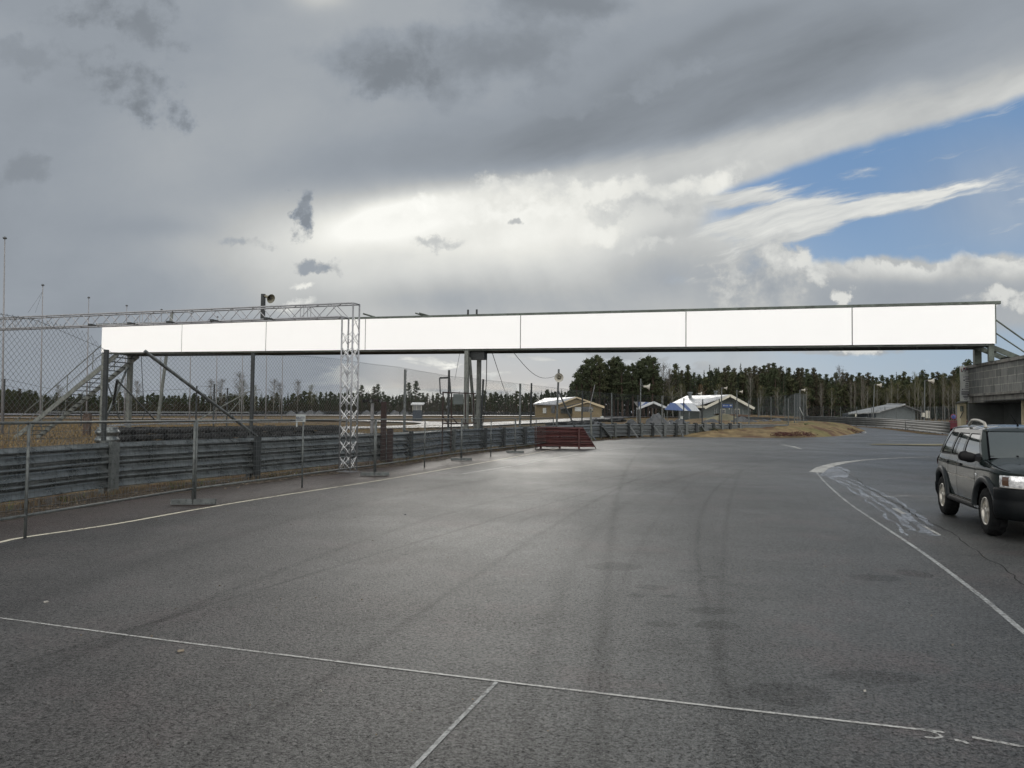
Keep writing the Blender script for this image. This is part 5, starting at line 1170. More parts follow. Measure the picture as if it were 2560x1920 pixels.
def garage():
    # wall facing the track runs away from us; corner at its far end
    c0 = V((19.72, 32.6, 0)); c1 = V((14.9, 13.5, 0)); c1 = V((17.0, 21.6, 0)); d = (c1-c0).normalized(); n = V((-d.y, d.x, 0))   # n points away from the track (to the right)
    if n.x < 0: n = -n
    Lw = (c1-c0).length+6; th = thing('garage_building', 'weathered concrete block pit garage with an overhanging upper floor at right', 'building', (c0.x, c0.y, 0))
    def pt(s, o, z): p = c0+d*s+n*o; return V((p.x, p.y, z))
    zt_, zl, zf = 4.08, 2.86, 2.50
    mb = MB(); mb.v = [tuple(pt(0, 0, zl)), tuple(pt(Lw, 0, zl)), tuple(pt(Lw, 0, zt_-.1)), tuple(pt(0, 0, zt_-.1))]; mb.f = [(0, 1, 2, 3)]; mb.uv = [(0, 0), (Lw, 0), (Lw, zt_-.1-zl), (0, zt_-.1-zl)]; mb.build('upper_wall', 'concrete_block', th)
    mb = MB(); mb.v = [tuple(pt(0, 0, zl)), tuple(pt(0, 9, zl)), tuple(pt(0, 9, zt_-.1)), tuple(pt(0, 0, zt_-.1))]; mb.f = [(3, 2, 1, 0)]; mb.uv = [(0, 0), (9, 0), (9, 1.2), (0, 1.2)]; mb.build('end_wall', 'concrete_block', th)
    def bar(s0, s1, o0, o1, z0, z1, m_, nm): return MB().hexa([pt(s0, o0, z0), pt(s1, o0, z0), pt(s1, o1, z0), pt(s0, o1, z0), pt(s0, o0, z1), pt(s1, o0, z1), pt(s1, o1, z1), pt(s0, o1, z1)]).build(nm, m_, th)
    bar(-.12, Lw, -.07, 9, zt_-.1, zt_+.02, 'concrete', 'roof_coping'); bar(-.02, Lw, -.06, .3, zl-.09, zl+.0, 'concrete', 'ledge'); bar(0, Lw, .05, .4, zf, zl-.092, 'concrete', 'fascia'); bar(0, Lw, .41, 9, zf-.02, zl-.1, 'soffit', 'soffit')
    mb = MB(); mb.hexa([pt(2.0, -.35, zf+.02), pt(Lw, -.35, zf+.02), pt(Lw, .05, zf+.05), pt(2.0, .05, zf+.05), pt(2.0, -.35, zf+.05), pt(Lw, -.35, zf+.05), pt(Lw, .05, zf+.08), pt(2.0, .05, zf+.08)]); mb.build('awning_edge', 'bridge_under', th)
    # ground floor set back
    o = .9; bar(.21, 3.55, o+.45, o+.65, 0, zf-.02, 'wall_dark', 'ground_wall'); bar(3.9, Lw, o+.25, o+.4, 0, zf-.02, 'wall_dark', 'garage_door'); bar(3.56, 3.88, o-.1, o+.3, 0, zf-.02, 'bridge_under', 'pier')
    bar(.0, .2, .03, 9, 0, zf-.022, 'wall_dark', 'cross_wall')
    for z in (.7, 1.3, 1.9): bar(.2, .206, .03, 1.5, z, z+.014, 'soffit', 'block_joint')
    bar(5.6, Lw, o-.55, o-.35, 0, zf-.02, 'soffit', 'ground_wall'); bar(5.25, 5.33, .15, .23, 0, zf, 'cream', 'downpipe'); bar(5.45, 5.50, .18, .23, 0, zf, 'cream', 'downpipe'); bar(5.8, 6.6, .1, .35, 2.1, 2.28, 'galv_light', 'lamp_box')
    # cream pillar and little eave at the far corner
    a = AT(2399, 1055, 33.2); b = AT(2412.5, 1055, 33.2); MB().hexa([(a.x, 33.1, 0), (b.x, 33.1, 0), (b.x+.02, 33.4, 0), (a.x+.02, 33.4, 0), (a.x, 33.1, 2.48), (b.x, 33.1, 2.48), (b.x+.02, 33.4, 2.48), (a.x+.02, 33.4, 2.48)]).build('corner_pillar', 'cream', th)
    MB().hexa([AT(2388, 1010, 33), AT(2424, 1004, 32.9), AT(2424, 1004, 34), AT(2392, 1008, 34), AT(2390, 1006.5, 33), AT(2424, 1000.5, 32.9), AT(2424, 1000.5, 34), AT(2394, 1004.5, 34)]).build('eave', 'soffit', th)
    s = thing('notice_sign', 'small dark green notice fixed to the cream corner pillar', 'sign', tuple(AT(2404, 1022, 33.05))); a = AT(2400.5, 1028.5, 33.06); b = AT(2408.5, 1015.5, 33.06); MB().box((a+b)/2, (b.x-a.x, .02, b.z-a.z)).build('plate', 'green_sign', s)
    mb = MB()
    for k in range(5): q = (a+b)/2; mb.box((q.x-.02, q.y-.014, a.z+.03+k*.04), (.08, .004, .012))
    mb.build('small_print', 'trim', s)
    MB().beam(AT(2408.5, 1029, 33.0), AT(2400, 1045, 33.0), .025).build('bracket', 'post_dark', s)
    # banner, hung square to the view at the corner
    D = 32.3; a, b = AT(2400.5, 1002.5, D), AT(2423.5, 916, D); w, h = b.x-a.x, b.z-a.z; bn_ = thing('banner', 'tall narrow white banner with dark print hung at the garage corner', 'banner', tuple((a+b)/2))
    MB().grid(lambda u, v: (a.x+w*u, D+.02*math.sin(v*9)+.01*math.sin(u*8), a.z+h*v+.02*(u)*(v)), 6, 16).build('cloth', 'sign_white', bn_, True)
    def mk(u0, u1, v0, v1, m_='ink'): return [(a.x+w*u0, a.z+h*v0, w*(u1-u0), h*(v1-v0), m_)]
    r_ = random.Random(3); items = []
    items += mk(.06, .12, .84, .93, 'ink_red'); items += mk(.14, .22, .83, .87, 'ink'); items += mk(.30, .36, .86, .96); items += mk(.36, .50, .91, .96, 'ink_red'); items += mk(.44, .52, .84, .96); items += mk(.55, .80, .885, .90); items += mk(.60, .66, .88, .97); items += mk(.72, .80, .89, .98, 'ink_red'); items += mk(.40, .92, .80, .81)
    items += mk(.08, .92, .745, .752)
    for v in (.69, .65, .605, .56, .495, .445, .395): items += mk(.50+r_.uniform(-.05, .05), .92 if v > .5 else .80, v, v+.016)
    items += mk(.30, .44, .58, .615) + mk(.28, .42, .68, .70) + mk(.14, .24, .32, .35) + mk(.27, .85, .335, .35)
    x = .12
    for v, t_, x0, x1 in ((.245, .03, .08, .92), (.185, .034, .08, .92), (.125, .024, .24, .78), (.08, .024, .30, .70), (.03, .014, .32, .66)):
        x = x0
        while x < x1: q = r_.uniform(.04, .07); items += mk(x, x+q*.8, v, v+t_); x += q
    rows_ = {}
    for it in items: rows_.setdefault((round(it[1], 3), it[4]), []).append(it)
    for (zz_, m_), its in rows_.items():
        mb = MB()
        for (x, z, ww, hh, mm) in its: mb.box((x+ww/2, D-.045, z+hh/2), (ww, .004, hh))
        mb.build('text_line', m_, bn_)
    # round no-parking sign and red box
    D = 40; c = AT(2384, 1042, D); s = thing('no_parking_sign', 'round blue no-parking sign with a red rim leaning behind the car', 'road sign', (c.x, D, 0)); ax = V((-.1, -1, .25))
    MB().lathe([(0, .001), (0, .115), (-.012, .115), (-.012, .001)], c, ax, 24).build('disc', 'sign_blue', s, True); MB().lathe([(.004, .115), (.004, .15), (-.012, .15)], c, ax, 24).build('rim', 'sign_red', s, True)
    MB().beam(c+V((-.08, -.02, .09)), c+V((.08, -.0, -.07)), .035, .012).build('slash', 'sign_red', s)
    for q in (-1, 1): MB().tube([c+V((q*.05, .05, -.1)), (c.x+q*.22, D+.2, 0)], .018, 6).build('leg', 'post_dark', s)
    a, b = AT(2391, 1066, 34.5), AT(2411, 1052, 34.5); s = thing('red_box', 'red plastic box standing by the cream pillar behind the car', 'box', ((a.x+b.x)/2, 34.5, 0)); z1 = b.z
    MB().hexa([(a.x, 34.4, 0), (b.x, 34.4, 0), (b.x, 34.9, 0), (a.x, 34.9, 0), (a.x-.03, 34.35, z1-.08), (b.x+.02, 34.35, z1-.08), (b.x+.02, 34.95, z1-.08), (a.x-.03, 34.95, z1-.08)]).build('bin', 'sign_red', s); MB().box(((a.x+b.x)/2, 34.65, z1-.03), (b.x-a.x+.1, .68, .07)).build('lid', 'sign_red', s)
garage()

# ------------------------------------------------------------------ car
def car():
    th = thing('parked_car', 'dark green compact off-road car with roof rails, parked facing the camera at the right edge', 'car', (0, 0, 0))
    out = catmull([(-1.90, 0, 0), (-1.90, -.5, 0), (-1.845, -.735, 0), (-1.68, -.83, 0), (-1.28, -.858, 0), (-.5, -.868, 0), (.5, -.868, 0), (1.28, -.858, 0), (1.62, -.838, 0), (1.86, -.775, 0), (2.01, -.64, 0), (2.09, -.40, 0), (2.115, 0, 0)], 16)
    WR = .365; WX = (1.28, -1.28); AR = .455
    def nrm(k): a = out[max(k-1, 0)]; b = out[min(k+1, len(out)-1)]; d = (b-a).normalized(); return V((d.y, -d.x, 0)) if True else d
    def xk(k): return out[k].x
    def ztop(x): 
        if x < .95: return 1.15
        t = (x-.95)/1.1; return 1.15-.155*min(1, t)**1.25
    def zlow(x):
        z = .42
        for w in WX:
            if abs(x-w) < AR: z = max(z, WR+math.sqrt(AR*AR-(x-w)**2))
        return z
    def inset(z): return .055*max(0, (z-.99)/.16)**1.6+.03*max(0, (.62-z)/.2)
    def side_pt(k, z, off=0.0, sg=1):
        n = nrm(k); p = out[k]+n*(off-inset(z)); return V((p.x, p.y*sg, z))
    K = len(out)
    for sg in (1, -1):
        mb = MB(); R_ = 12
        for k in range(K):
            a, b = zlow(xk(k)), ztop(xk(k))
            for j in range(R_+1): mb.v.append(tuple(side_pt(k, a+(b-a)*j/R_, 0, sg)))
        for k in range(K-1):
            for j in range(R_): q = k*(R_+1)+j; f = (q, q+R_+1, q+R_+2, q+1); mb.f.append(f if sg > 0 else f[::-1])
        mb.build('body_side', 'car_paint', th, True)
        # wheel arch flares and liners
        for w in WX:
            fl = MB(); ln = MB(); N = 26
            ks = lambda x: min(range(8, K-6), key=lambda k: abs(xk(k)-x))
            for i in range(N+1):
                a = math.pi*i/N*1.10-math.pi*.05
                rows = []
                for r, of in ((AR-.004, -.02), (AR, .036), (AR+.055, .045), (AR+.088, .032), (AR+.10, -.004)):
                    x = w-math.cos(a)*r; z = WR+math.sin(a)*r; k = ks(x); n = nrm(k); p = out[k]+n*(of-inset(max(z, .62))); p.x = x; rows.append((p.x, p.y*sg, max(z, .40)))
                fl.v += rows
                for y in (-.82, -.56): ln.v.append((w-math.cos(a)*(AR-.001), y*sg, WR+math.sin(a)*(AR-.001)))
            for i in range(N):
                for j in range(4): q = i*5+j; f = (q, q+5, q+6, q+1); fl.f.append(f if sg < 0 else f[::-1])
                ln.f.append((2*i, 2*i+1, 2*i+3, 2*i+2))
            fl.build('wheel_arch', 'car_flare', th, True); ln.build('arch_liner', 'car_black', th)
        # sill, rub strip, seams
        kk = [k for k in range(K) if -.83 < xk(k) < .83 and out[k].y < -.7]
        def strip(ks_, z0, z1, of, m_, nm, curve=None):
            mb = MB()
            for k in ks_: a, b = side_pt(k, z0, of, sg), side_pt(k, z1, of, sg); mb.v += [tuple(a), tuple(b)]
            for i in range(len(ks_)-1): f = (2*i, 2*i+2, 2*i+3, 2*i+1); mb.f.append(f if sg > 0 else f[::-1])
            return mb.build(nm, m_, th, True)
        mb = MB()
        for k in kk: 
            for z, of in ((.34, -.09), (.345, .0), (.40, .028), (.435, .010)): q = side_pt(k, .62, of, sg); mb.v.append((q.x, q.y, z))
        for i in range(len(kk)-1):
            for j in range(3): q = i*4+j; mb.f.append((q, q+4, q+5, q+1))
        mb.build('sill', 'car_trim', th, True)
        strip(kk, .438, .450, .016, 'alloy', 'sill_strip'); strip([k for k in kk if -.80 < xk(k) < .80], .815, .829, .008, 'alloy', 'rub_strip')
        def seam(x, z0, z1): 
            k = min(kk, key=lambda k: abs(xk(k)-x)); mb = MB(); pts = [side_pt(k, z0+(z1-z0)*i/10, .0015, sg)+V((x-xk(k), 0, 0)) for i in range(11)]
            for p in pts: mb.v += [(p.x-.0045, p.y, p.z), (p.x+.0045, p.y, p.z)]
            for i in range(10): mb.f.append((2*i, 2*i+1, 2*i+3, 2*i+2))
            mb.build('door_seam', 'car_black', th)
        seam(-.22, .46, 1.14); seam(.80, .60, 1.10); seam(-.80, .70, 1.14)
        for x in (-.03, -.87):
            k = min(kk+[k for k in range(K) if -1.1 < xk(k) < -.7], key=lambda k: abs(xk(k)-x)) if x > -.8 else min([k for k in range(K) if out[k].y < -.8], key=lambda k: abs(xk(k)-x)); q = side_pt(k, 1.02, .008, sg)
            h = MB().box((x, q.y, 1.02), (.15, .03, .035)).build('door_handle', 'car_trim', th)
        q = side_pt(min(range(K-30, K), key=lambda k: abs(xk(k)-.9)), .90, .004, sg); MB().lathe([(0, .03), (.012, .022), (.014, .001)], (.88, -.866*sg, .90), (0, -sg, 0), 12).build('side_repeater', 'headlight_glass', th, True)
        # bumpers
        def bumper(sel, nm):
            mb = MB(); pr = [(.30, -.10), (.32, .01), (.42, .045), (.56, .052), (.60, .036), (.615, .040), (.74, .042), (.775, .030), (.785, -.02)]
            for k in sel:
                e = min(1, min(abs(k-sel[0]), 9)/6.0) if xk(sel[0]) > 0 else 1; e2 = 1
                for z, of in pr: p = out[k]+nrm(k)*(of); zz_ = z if z > .4 else z; mb.v.append((p.x, p.y*sg, zz_))
            m_ = len(pr)
            for i in range(len(sel)-1):
                for j in range(m_-1): q = i*m_+j; f = (q, q+m_, q+m_+1, q+1); mb.f.append(f if sg > 0 else f[::-1])
            i0 = 0; mb.f.append(tuple(range(m_)))
            mb.build(nm, 'car_plastic', th, True)
        fr = [k for k in range(K) if xk(k) > 1.70 and k > K//2]; bumper(fr, 'front_bumper')
        re = [k for k in range(K) if xk(k) < -1.69 and k < K//2][::-1]; bumper(re, 'rear_bumper')
        # headlight wrapping the corner
        hk = [k for k in fr if xk(k) > 1.80 and out[k].y < -.36]
        def lamp(ks_, z0, z1, of, m_, nm, parent=th):
            mb = MB(); R2 = 6
            for k in ks_:
                for j in range(R2+1): t = j/R2; mb.v.append(tuple(side_pt(k, z0+(z1-z0)*t, of+.010*math.sin(math.pi*t), sg)))
            for i in range(len(ks_)-1):
                for j in range(R2): q = i*(R2+1)+j; f = (q, q+R2+1, q+R2+2, q+1); mb.f.append(f if sg > 0 else f[::-1])
            return mb.build(nm, m_, parent, True)
        hl = lamp(hk, .792, .965, .006, 'headlight_glass', 'headlight'); s_ = max(2, len(hk)//9)
        lamp(hk[s_:s_+max(3, len(hk)//4)], .812, .945, .012, 'amber', 'indicator', hl); lamp(hk, .782, .792, .012, 'alloy', 'headlight_rim', hl)
        tk = [k for k in range(K) if xk(k) < -1.70 and out[k].y < -.55]; lamp(tk, .92, 1.10, .006, 'sign_red', 'tail_light')
        # dark shut-line seam between wing and bonnet
        mb = MB(); mb.tube([side_pt(k, ztop(xk(k)), -.035, sg)+V((0, 0, .008)) for k in range(K) if .98 < xk(k) < 1.95 and out[k].y < -.6], .006, 5, False); mb.build('bonnet_seam', 'car_black', th)
        # glasshouse
        xb_ = [-1.80, -1.46, -.84, -.09, .93, 1.05]; xt_ = [-1.52, -1.20, -.70, -.04, .40, .47]
        def gp(x, z, of=0.0):
            t = (z-1.15)/.47; x2 = x+(float(np.interp(x, xb_, xt_))-x)*t; y = .812+(.652-.812)*t+.022*math.sin(math.pi*min(1, t))
            if x < -1.4: y -= .05*((-1.4-x)/.4)**2
            return V((x2, -(y+of)*sg, z))
        def panel(x0, x1, z0, z1, of, m_, nm, n=8, par=th):
            mb = MB(); f = lambda u, v: gp(x0+(x1-x0)*u, z0+(z1-z0)*v, of); mb.grid(f, n, 6, flip=(sg < 0)); return mb.build(nm, m_, par, True)
        panel(-1.80, -1.46, 1.15, 1.62, 0, 'car_paint', 'pillar'); panel(-.90, -.80, 1.15, 1.62, 0, 'car_paint', 'pillar', 2); panel(-.15, -.03, 1.15, 1.62, 0, 'car_paint', 'pillar', 2); panel(.93, 1.05, 1.15, 1.62, 0, 'car_paint', 'pillar', 3)
        for x0, x1 in ((-1.46, -.90), (-.80, -.15), (-.03, .93)):
            panel(x0, x1, 1.555, 1.62, 0, 'car_paint', 'roof_frame'); panel(x0, x1, 1.15, 1.17, 0, 'car_trim', 'window_sill')
            w = panel(x0+.014, x1-.014, 1.178, 1.547, -.008, 'car_glass', 'side_window')
            for a, b, c, d in ((x0, x0+.02, 1.17, 1.555), (x1-.02, x1, 1.17, 1.555), (x0, x1, 1.541, 1.555), (x0, x1, 1.17, 1.182)): panel(a, b, c, d, -.003, 'car_black', 'window_seal', 6, w)
        panel(-.635, -.605, 1.178, 1.547, .0, 'car_black', 'window_divider', 2)
        # A-pillar face to the windscreen
        mb = MB(); mb.grid(lambda u, v: gp(1.05, 1.15+.47*v).lerp(V((1.06+(.47-1.06)*v, -(.735+(.60-.735)*v)*sg, 1.16+(1.60-1.16)*v)), u), 3, 8, flip=(sg < 0)); mb.build('pillar', 'car_paint', th, True)
        # mirror
        m_ = MB(); 
        def sup(u, v): 
            a = 2*math.pi*u; b = math.pi*(v-.5); ca, sa, cb, sb = math.cos(a), math.sin(a), math.cos(b), math.sin(b); pw = lambda t, e: math.copysign(abs(t)**e, t)
            return V((.86+.085*pw(cb, .6)*pw(ca, .7)+.02*sa, -(.985+.135*pw(cb, .6)*pw(sa, .7))*sg, 1.185+.082*pw(sb, .7)+.012*pw(sa, 1)))
        m_.grid(sup, 24, 12); m_.build('door_mirror', 'car_trim', th, True); MB().hexa([V((.80, -.77*sg, 1.13)), V((.97, -.77*sg, 1.12)), V((.90, -.93*sg, 1.13)), V((.84, -.93*sg, 1.13)), V((.80, -.77*sg, 1.25)), V((.97, -.77*sg, 1.19)), V((.90, -.93*sg, 1.20)), V((.84, -.93*sg, 1.22))]).build('mirror_arm', 'car_trim', th)
        # roof rail
        P = [V((.37, -.575*sg, 1.655)), V((.30, -.572*sg, 1.725)), V((.16, -.568*sg, 1.752)), V((-.05, -.562*sg, 1.775)), V((-.32, -.56*sg, 1.782)), V((-.48, -.56*sg, 1.765)), V((-.62, -.56*sg, 1.69))]
        MB().tube(catmull(P, 5), [.024]*31, 10).build('roof_rail', 'rail_grey', th, True)
        # wheels
        for w in WX:
            o = V((w, -.745*sg, WR)); ax = V((0, -sg, 0)); r = WR; wheel = MB()
            pr = [(-.118, .215), (-.118, .30), (-.108, .335), (-.085, .357), (-.06, r), (-.02, r), (.0, r-.006), (.02, r), (.06, r), (.085, .357), (.108, .335), (.120, .29), (.116, .235), (.10, .212)]
            wheel.lathe(pr, o, ax, 72)
            n0 = len(wheel.v)
            for i in range(n0):
                j = i % 72; row = i//72
                if 2 <= row <= 10 and row not in (6,):
                    p = V(wheel.v[i])-o; rad = V((p.x, 0, p.z)); f = 1+(.016 if (j+(row > 6)*2) % 4 < 2 else -.010); q = rad*f; wheel.v[i] = tuple(o+V((q.x, p.y, q.z)))
            tw = wheel.build('wheel', 'tyre', th, False)
            MB().lathe([(.085, .216), (.112, .216), (.104, .196), (.06, .190), (.0, .185)], o, ax, 40).build('rim', 'alloy', tw, True)
            MB().lathe([(.0, .186), (-.01, .001)], o, ax, 24).build('rim_disc', 'car_black', tw)
            sp_ = MB()
            for s in range(5):
                a = 2*math.pi*s/5+.35; ra = V((math.cos(a), 0, math.sin(a))); ta = V((-math.sin(a), 0, math.cos(a))); 
                def c_(r_, t_, y_): return o+ra*r_+ta*t_+ax*y_
                sp_.hexa([c_(.03, -.026, .05), c_(.03, .026, .05), c_(.2, .036, .055), c_(.2, -.036, .055), c_(.03, -.022, .098), c_(.03, .022, .098), c_(.2, .028, .095), c_(.2, -.028, .095)])
            sp_.build('spokes', 'alloy', tw); MB().lathe([(.05, .058), (.10, .055), (.108, .035), (.110, .001)], o, ax, 20).build('hub_cap', 'alloy', tw, True)
    # bonnet
    bk = [k for k in range(K) if xk(k) > .93 and k > K//2]
    mb = MB(); nv = 16
    for k in bk:
        p = side_pt(k, ztop(xk(k))); 
        for j in range(nv+1):
            s = 2*j/nv-1; y = p.y*(-s) if False else abs(p.y)*s; fall = min(1, abs(p.y)/.7); x = p.x+ (0)
            z = p.z+(.052*(1-s*s)+.020*(1 if abs(s) < .72 else max(0, 1-(abs(s)-.72)*6)))*fall
            mb.v.append((x, y, z))
    for i in range(len(bk)-1):
        for j in range(nv): q = i*(nv+1)+j; mb.f.append((q, q+nv+1, q+nv+2, q+1))
    mb.build('bonnet', 'car_paint', th, True)
    mb = MB(); mb.grid(lambda u, v: V((.90+.17*u*(1-.35*(2*v-1)**2)+.02, (2*v-1)*.76, 1.165+.03*(1-(2*v-1)**2)*(1-u)*.4+.006)), 3, 12); mb.build('cowl', 'car_trim', th, True)
    # windscreen
    def ws(u, v, of=0): yb, yt = .735, .60; s = 2*u-1; a = V((1.06+.085*(1-s*s), yb*s, 1.165)); b = V((.47+.055*(1-s*s), yt*s, 1.60)); q = a.lerp(b, v); return q+V((of*.6, 0, of*.8))+V((0, 0, .010*math.sin(math.pi*v)))
    mb = MB(); mb.grid(lambda u, v: ws(u, v), 16, 8); mb.build('windscreen_surround', 'car_black', th, True)
    mb = MB(); mb.grid(lambda u, v: ws(.018+.964*u, .035+.93*v, .004), 16, 8); mb.build('windscreen', 'car_glass', th, True)
    # roof
    def rf(u, v):
        s = 2*v-1; x = .49-2.02*u; y = .655*s; c = (1-abs(s)**3.2); x += .045*(1-s*s)*(1-u)**6-.05*s*s*0
        return V((x, y, 1.60+.02*min(1, u*20)+(.062*min(1, (u*8)**.7)+.028*smoothst((u-.30)/.10))*c-.05*max(0, (u-.9)/.1)**2))
    mb = MB(); mb.grid(rf, 40, 20, flip=True); mb.build('roof', 'car_paint', th, True)
    mb = MB(); mb.quad((-1.80, -.76, 1.15), (-1.52, -.60, 1.62), (-1.52, .60, 1.62), (-1.80, .76, 1.15)); mb.build('rear_window', 'car_glass', th)
    mb = MB(); mb.hexa([(-1.6, -.56, .30), (1.8, -.56, .30), (1.8, .56, .30), (-1.6, .56, .30), (-1.7, -.56, 1.05), (1.6, -.56, .85), (1.6, .56, .85), (-1.7, .56, 1.05)]); mb.build('underbody', 'car_black', th)
    mb = MB(); mb.hexa([(2.10, -.33, .80), (2.14, -.33, .80), (2.14, .33, .80), (2.10, .33, .80), (2.06, -.33, .95), (2.11, -.33, .95), (2.11, .33, .95), (2.06, .33, .95)]); mb.build('grille', 'car_trim', th)
    MB().box((2.175, 0, .50), (.012, .50, .11)).build('number_plate', 'sign_white', th)
    for a, b, c in (((1.10, -.16, 1.185), (1.02, -.30, 1.215), (1.015, -.70, 1.205)), ((1.10, .42, 1.185), (1.03, .28, 1.215), (1.06, -.12, 1.205))):
        m_ = MB(); m_.tube([a, b], .012, 6); m_.tube([b, c], .011, 6); m_.build('wiper', 'car_black', th)
    MB().lathe([(0, .045), (.02, .04), (.03, .001)], (1.045, -.33, 1.20), (.5, 0, .8), 10).build('wiper_hub', 'car_black', th, True)
    m_ = MB(); m_.tube([(.34, -.10, 1.69), (.32, -.10, 1.72), (.02, -.10, 1.88)], [.02, .008, .003], 6); m_.build('aerial', 'car_black', th)
    m_ = MB()
    for y in (-.38, .38): m_.hexa([(.1, y-.22, .9), (.35, y-.22, .9), (.35, y+.22, .9), (.1, y+.22, .9), (0, y-.2, 1.38), (.12, y-.2, 1.38), (.12, y+.2, 1.38), (0, y+.2, 1.38)])
    m_.build('seats', 'car_trim', th)
    th.location = (8.60, 12.80, .006); th.rotation_euler = (0, 0, math.atan2(-.958, -.286))
car()

# ------------------------------------------------------------------ trees (prototypes 1 m tall, scaled per tree)
def leafq(L, p, s, flat=.0):
    a = V((random.gauss(0, 1), random.gauss(0, 1), random.gauss(0, 1)*(1-flat))).normalized(); b = a.orthogonal().normalized(); c = a.cross(b); w = s*random.uniform(.6, 1.2); h = s*random.uniform(.35, .8)
    i = L.n(); L.v += [tuple(p-b*w-c*h), tuple(p+b*w-c*h*.6), tuple(p+b*w*.8+c*h), tuple(p-b*w*.7+c*h*.9)]; L.f.append((i, i+1, i+2, i+3))
def pine(seed, cw=.17, low=.35, nb=46, q=26, droop=0, ls=.014, top=.75):
    random.seed(seed); T = MB(); L = MB(); lean = random.uniform(-.02, .02)
    T.tube([(0, 0, 0), (lean*.3, 0, .35), (lean, 0, .7), (lean*1.1, 0, .97)], [.015, .012, .007, .002], 6)
    for i in range(nb):
        t = (i+random.random())/nb; z = low+(1-low)*t**.85*.97; r = cw*((1-t)**top*.95+.06)*random.uniform(.55, 1.15)
        if t < .25: r *= .55+t*1.8
        a = random.uniform(0, 6.28); e = V((lean+math.cos(a)*r, math.sin(a)*r, z+r*random.uniform(-.1, .45)-droop*r)); b = V((lean*z, 0, z-r*.15)); T.tube([b, e], [.0035, .001], 3, False)
        for k in range(q):
            f = random.uniform(.35, 1.05)**.8; p = b.lerp(e, f)+V((random.gauss(0, .017), random.gauss(0, .017), random.gauss(0, .011))); leafq(L, p, ls, .3)
    for k in range(q*2): leafq(L, V((lean*1.1+random.gauss(0, .012), random.gauss(0, .012), 1-abs(random.gauss(0, .05)))), ls*.7)
    return T, L
def spruce(seed, cw=.15, q=900, ls=.012):
    random.seed(seed); T = MB(); L = MB(); T.tube([(0, 0, 0), (0, 0, .98)], [.013, .002], 6)
    for k in range(q):
        t = random.random()**.8; z = .08+.92*(1-t); layer = .75+.25*math.sin(z*70); r = cw*(t**.85)*layer*random.uniform(.25, 1.05); a = random.uniform(0, 6.28)*1; a = round(a*7/6.28)*6.28/7+random.gauss(0, .25)+z*9
        leafq(L, V((math.cos(a)*r, math.sin(a)*r, z-r*.25)), ls*(.6+t*.6), .5)
    return T, L
def birch(seed, cw=.14, low=.3, n=46, twigs=9, leafn=5):
    random.seed(seed); T = MB(); L = MB(); lx = random.uniform(-.03, .03); T.tube([(0, 0, 0), (lx, 0, .5), (lx*.6, 0, .99)], [.0062, .0045, .0012], 6)
    for i in range(n):
        t = (i+random.random())/n; z = low+(.97-low)*t; r = cw*math.sin(math.pi*min(1, .12+t*.88))**.8*random.uniform(.5, 1.1); a = random.uniform(0, 6.28); b = V((lx, 0, z*.93)); e = V((lx+math.cos(a)*r, math.sin(a)*r, z+r*random.uniform(.7, 1.6)))
        if e.z > 1.02: e.z = 1.02
        T.tube([b, e], [.0022, .0007], 3, False)
        for k in range(twigs):
            f = random.uniform(.2, 1); p = b.lerp(e, f); q = p+V((random.gauss(0, .022), random.gauss(0, .022), random.uniform(-.01, .045))); L.tube([p, q], [.0009, .0006], 3, False)
            for m in range(leafn): leafq(L, q+V((random.gauss(0, .008),)*3), .0032)
    return T, L
def proto(kind, T, L, bark, leaf):
    o = bpy.data.objects.new(kind, None); col.objects.link(o); o['_o'] = (0, 0, 0); T.build('trunk', bark, o); L.build('crown', leaf, o); return o
PR = {}
PR['tallpine'] = [proto('pine_tree', *pine(s, .20, .30, 60, 40, ls=.011), 'pine_bark', m_) for s, m_ in ((1, 'pine_needles'), (2, 'pine_needles'), (3, 'pine_needles_b'))]
PR['pine'] = [proto('pine_tree', *pine(s, .22, .16, 52, 22, ls=.013, top=1.0), 'pine_bark', m_) for s, m_ in ((4, 'pine_needles'), (5, 'pine_needles_b'), (6, 'pine_needles'), (7, 'pine_brown'))]
PR['young'] = [proto('pine_tree', *pine(s, .24, .06, 40, 26, ls=.021, top=.75), 'pine_bark', m_) for s, m_ in ((8, 'pine_needles_b'), (9, 'pine_needles'), (10, 'pine_needles_b'))]
PR['spruce'] = [proto('spruce_tree', *spruce(s, .15+.02*(s % 3)), 'bark', 'spruce_needles') for s in (11, 12)]
PR['birch'] = [proto('birch_tree', *birch(s), 'birch_bark', m_) for s, m_ in ((13, 'birch_twigs'), (14, 'birch_green'), (15, 'birch_twigs'))]
PR['rust'] = [proto('birch_tree', *birch(17, .17, .12, 60, 14, 9), 'birch_bark', 'larch_rust')]
used = set()
def plant(kind, px, ytop, D, label, group, i=None, wide=1.0):
    i = random.randrange(len(PR[kind])) if i is None else i % len(PR[kind]); o = PR[kind][i]; p = AT(px, ytop, D); g = terr(p.x, D)-.1; H = p.z-g
    cat = {'birch': 'birch tree', 'rust': 'birch tree', 'spruce': 'spruce tree'}.get(kind, 'pine tree')
    args = dict(loc=(p.x, D, g), rz=random.uniform(0, 6.28), scale=(H*wide, H*wide, H))
    if o.name not in used: used.add(o.name); o.location = args['loc']; o.rotation_euler = (0, 0, args['rz']); o.scale = args['scale']; c = o
    else: c = dup(o, **args)
    tag(c, label, cat, group); return c
random.seed(21)
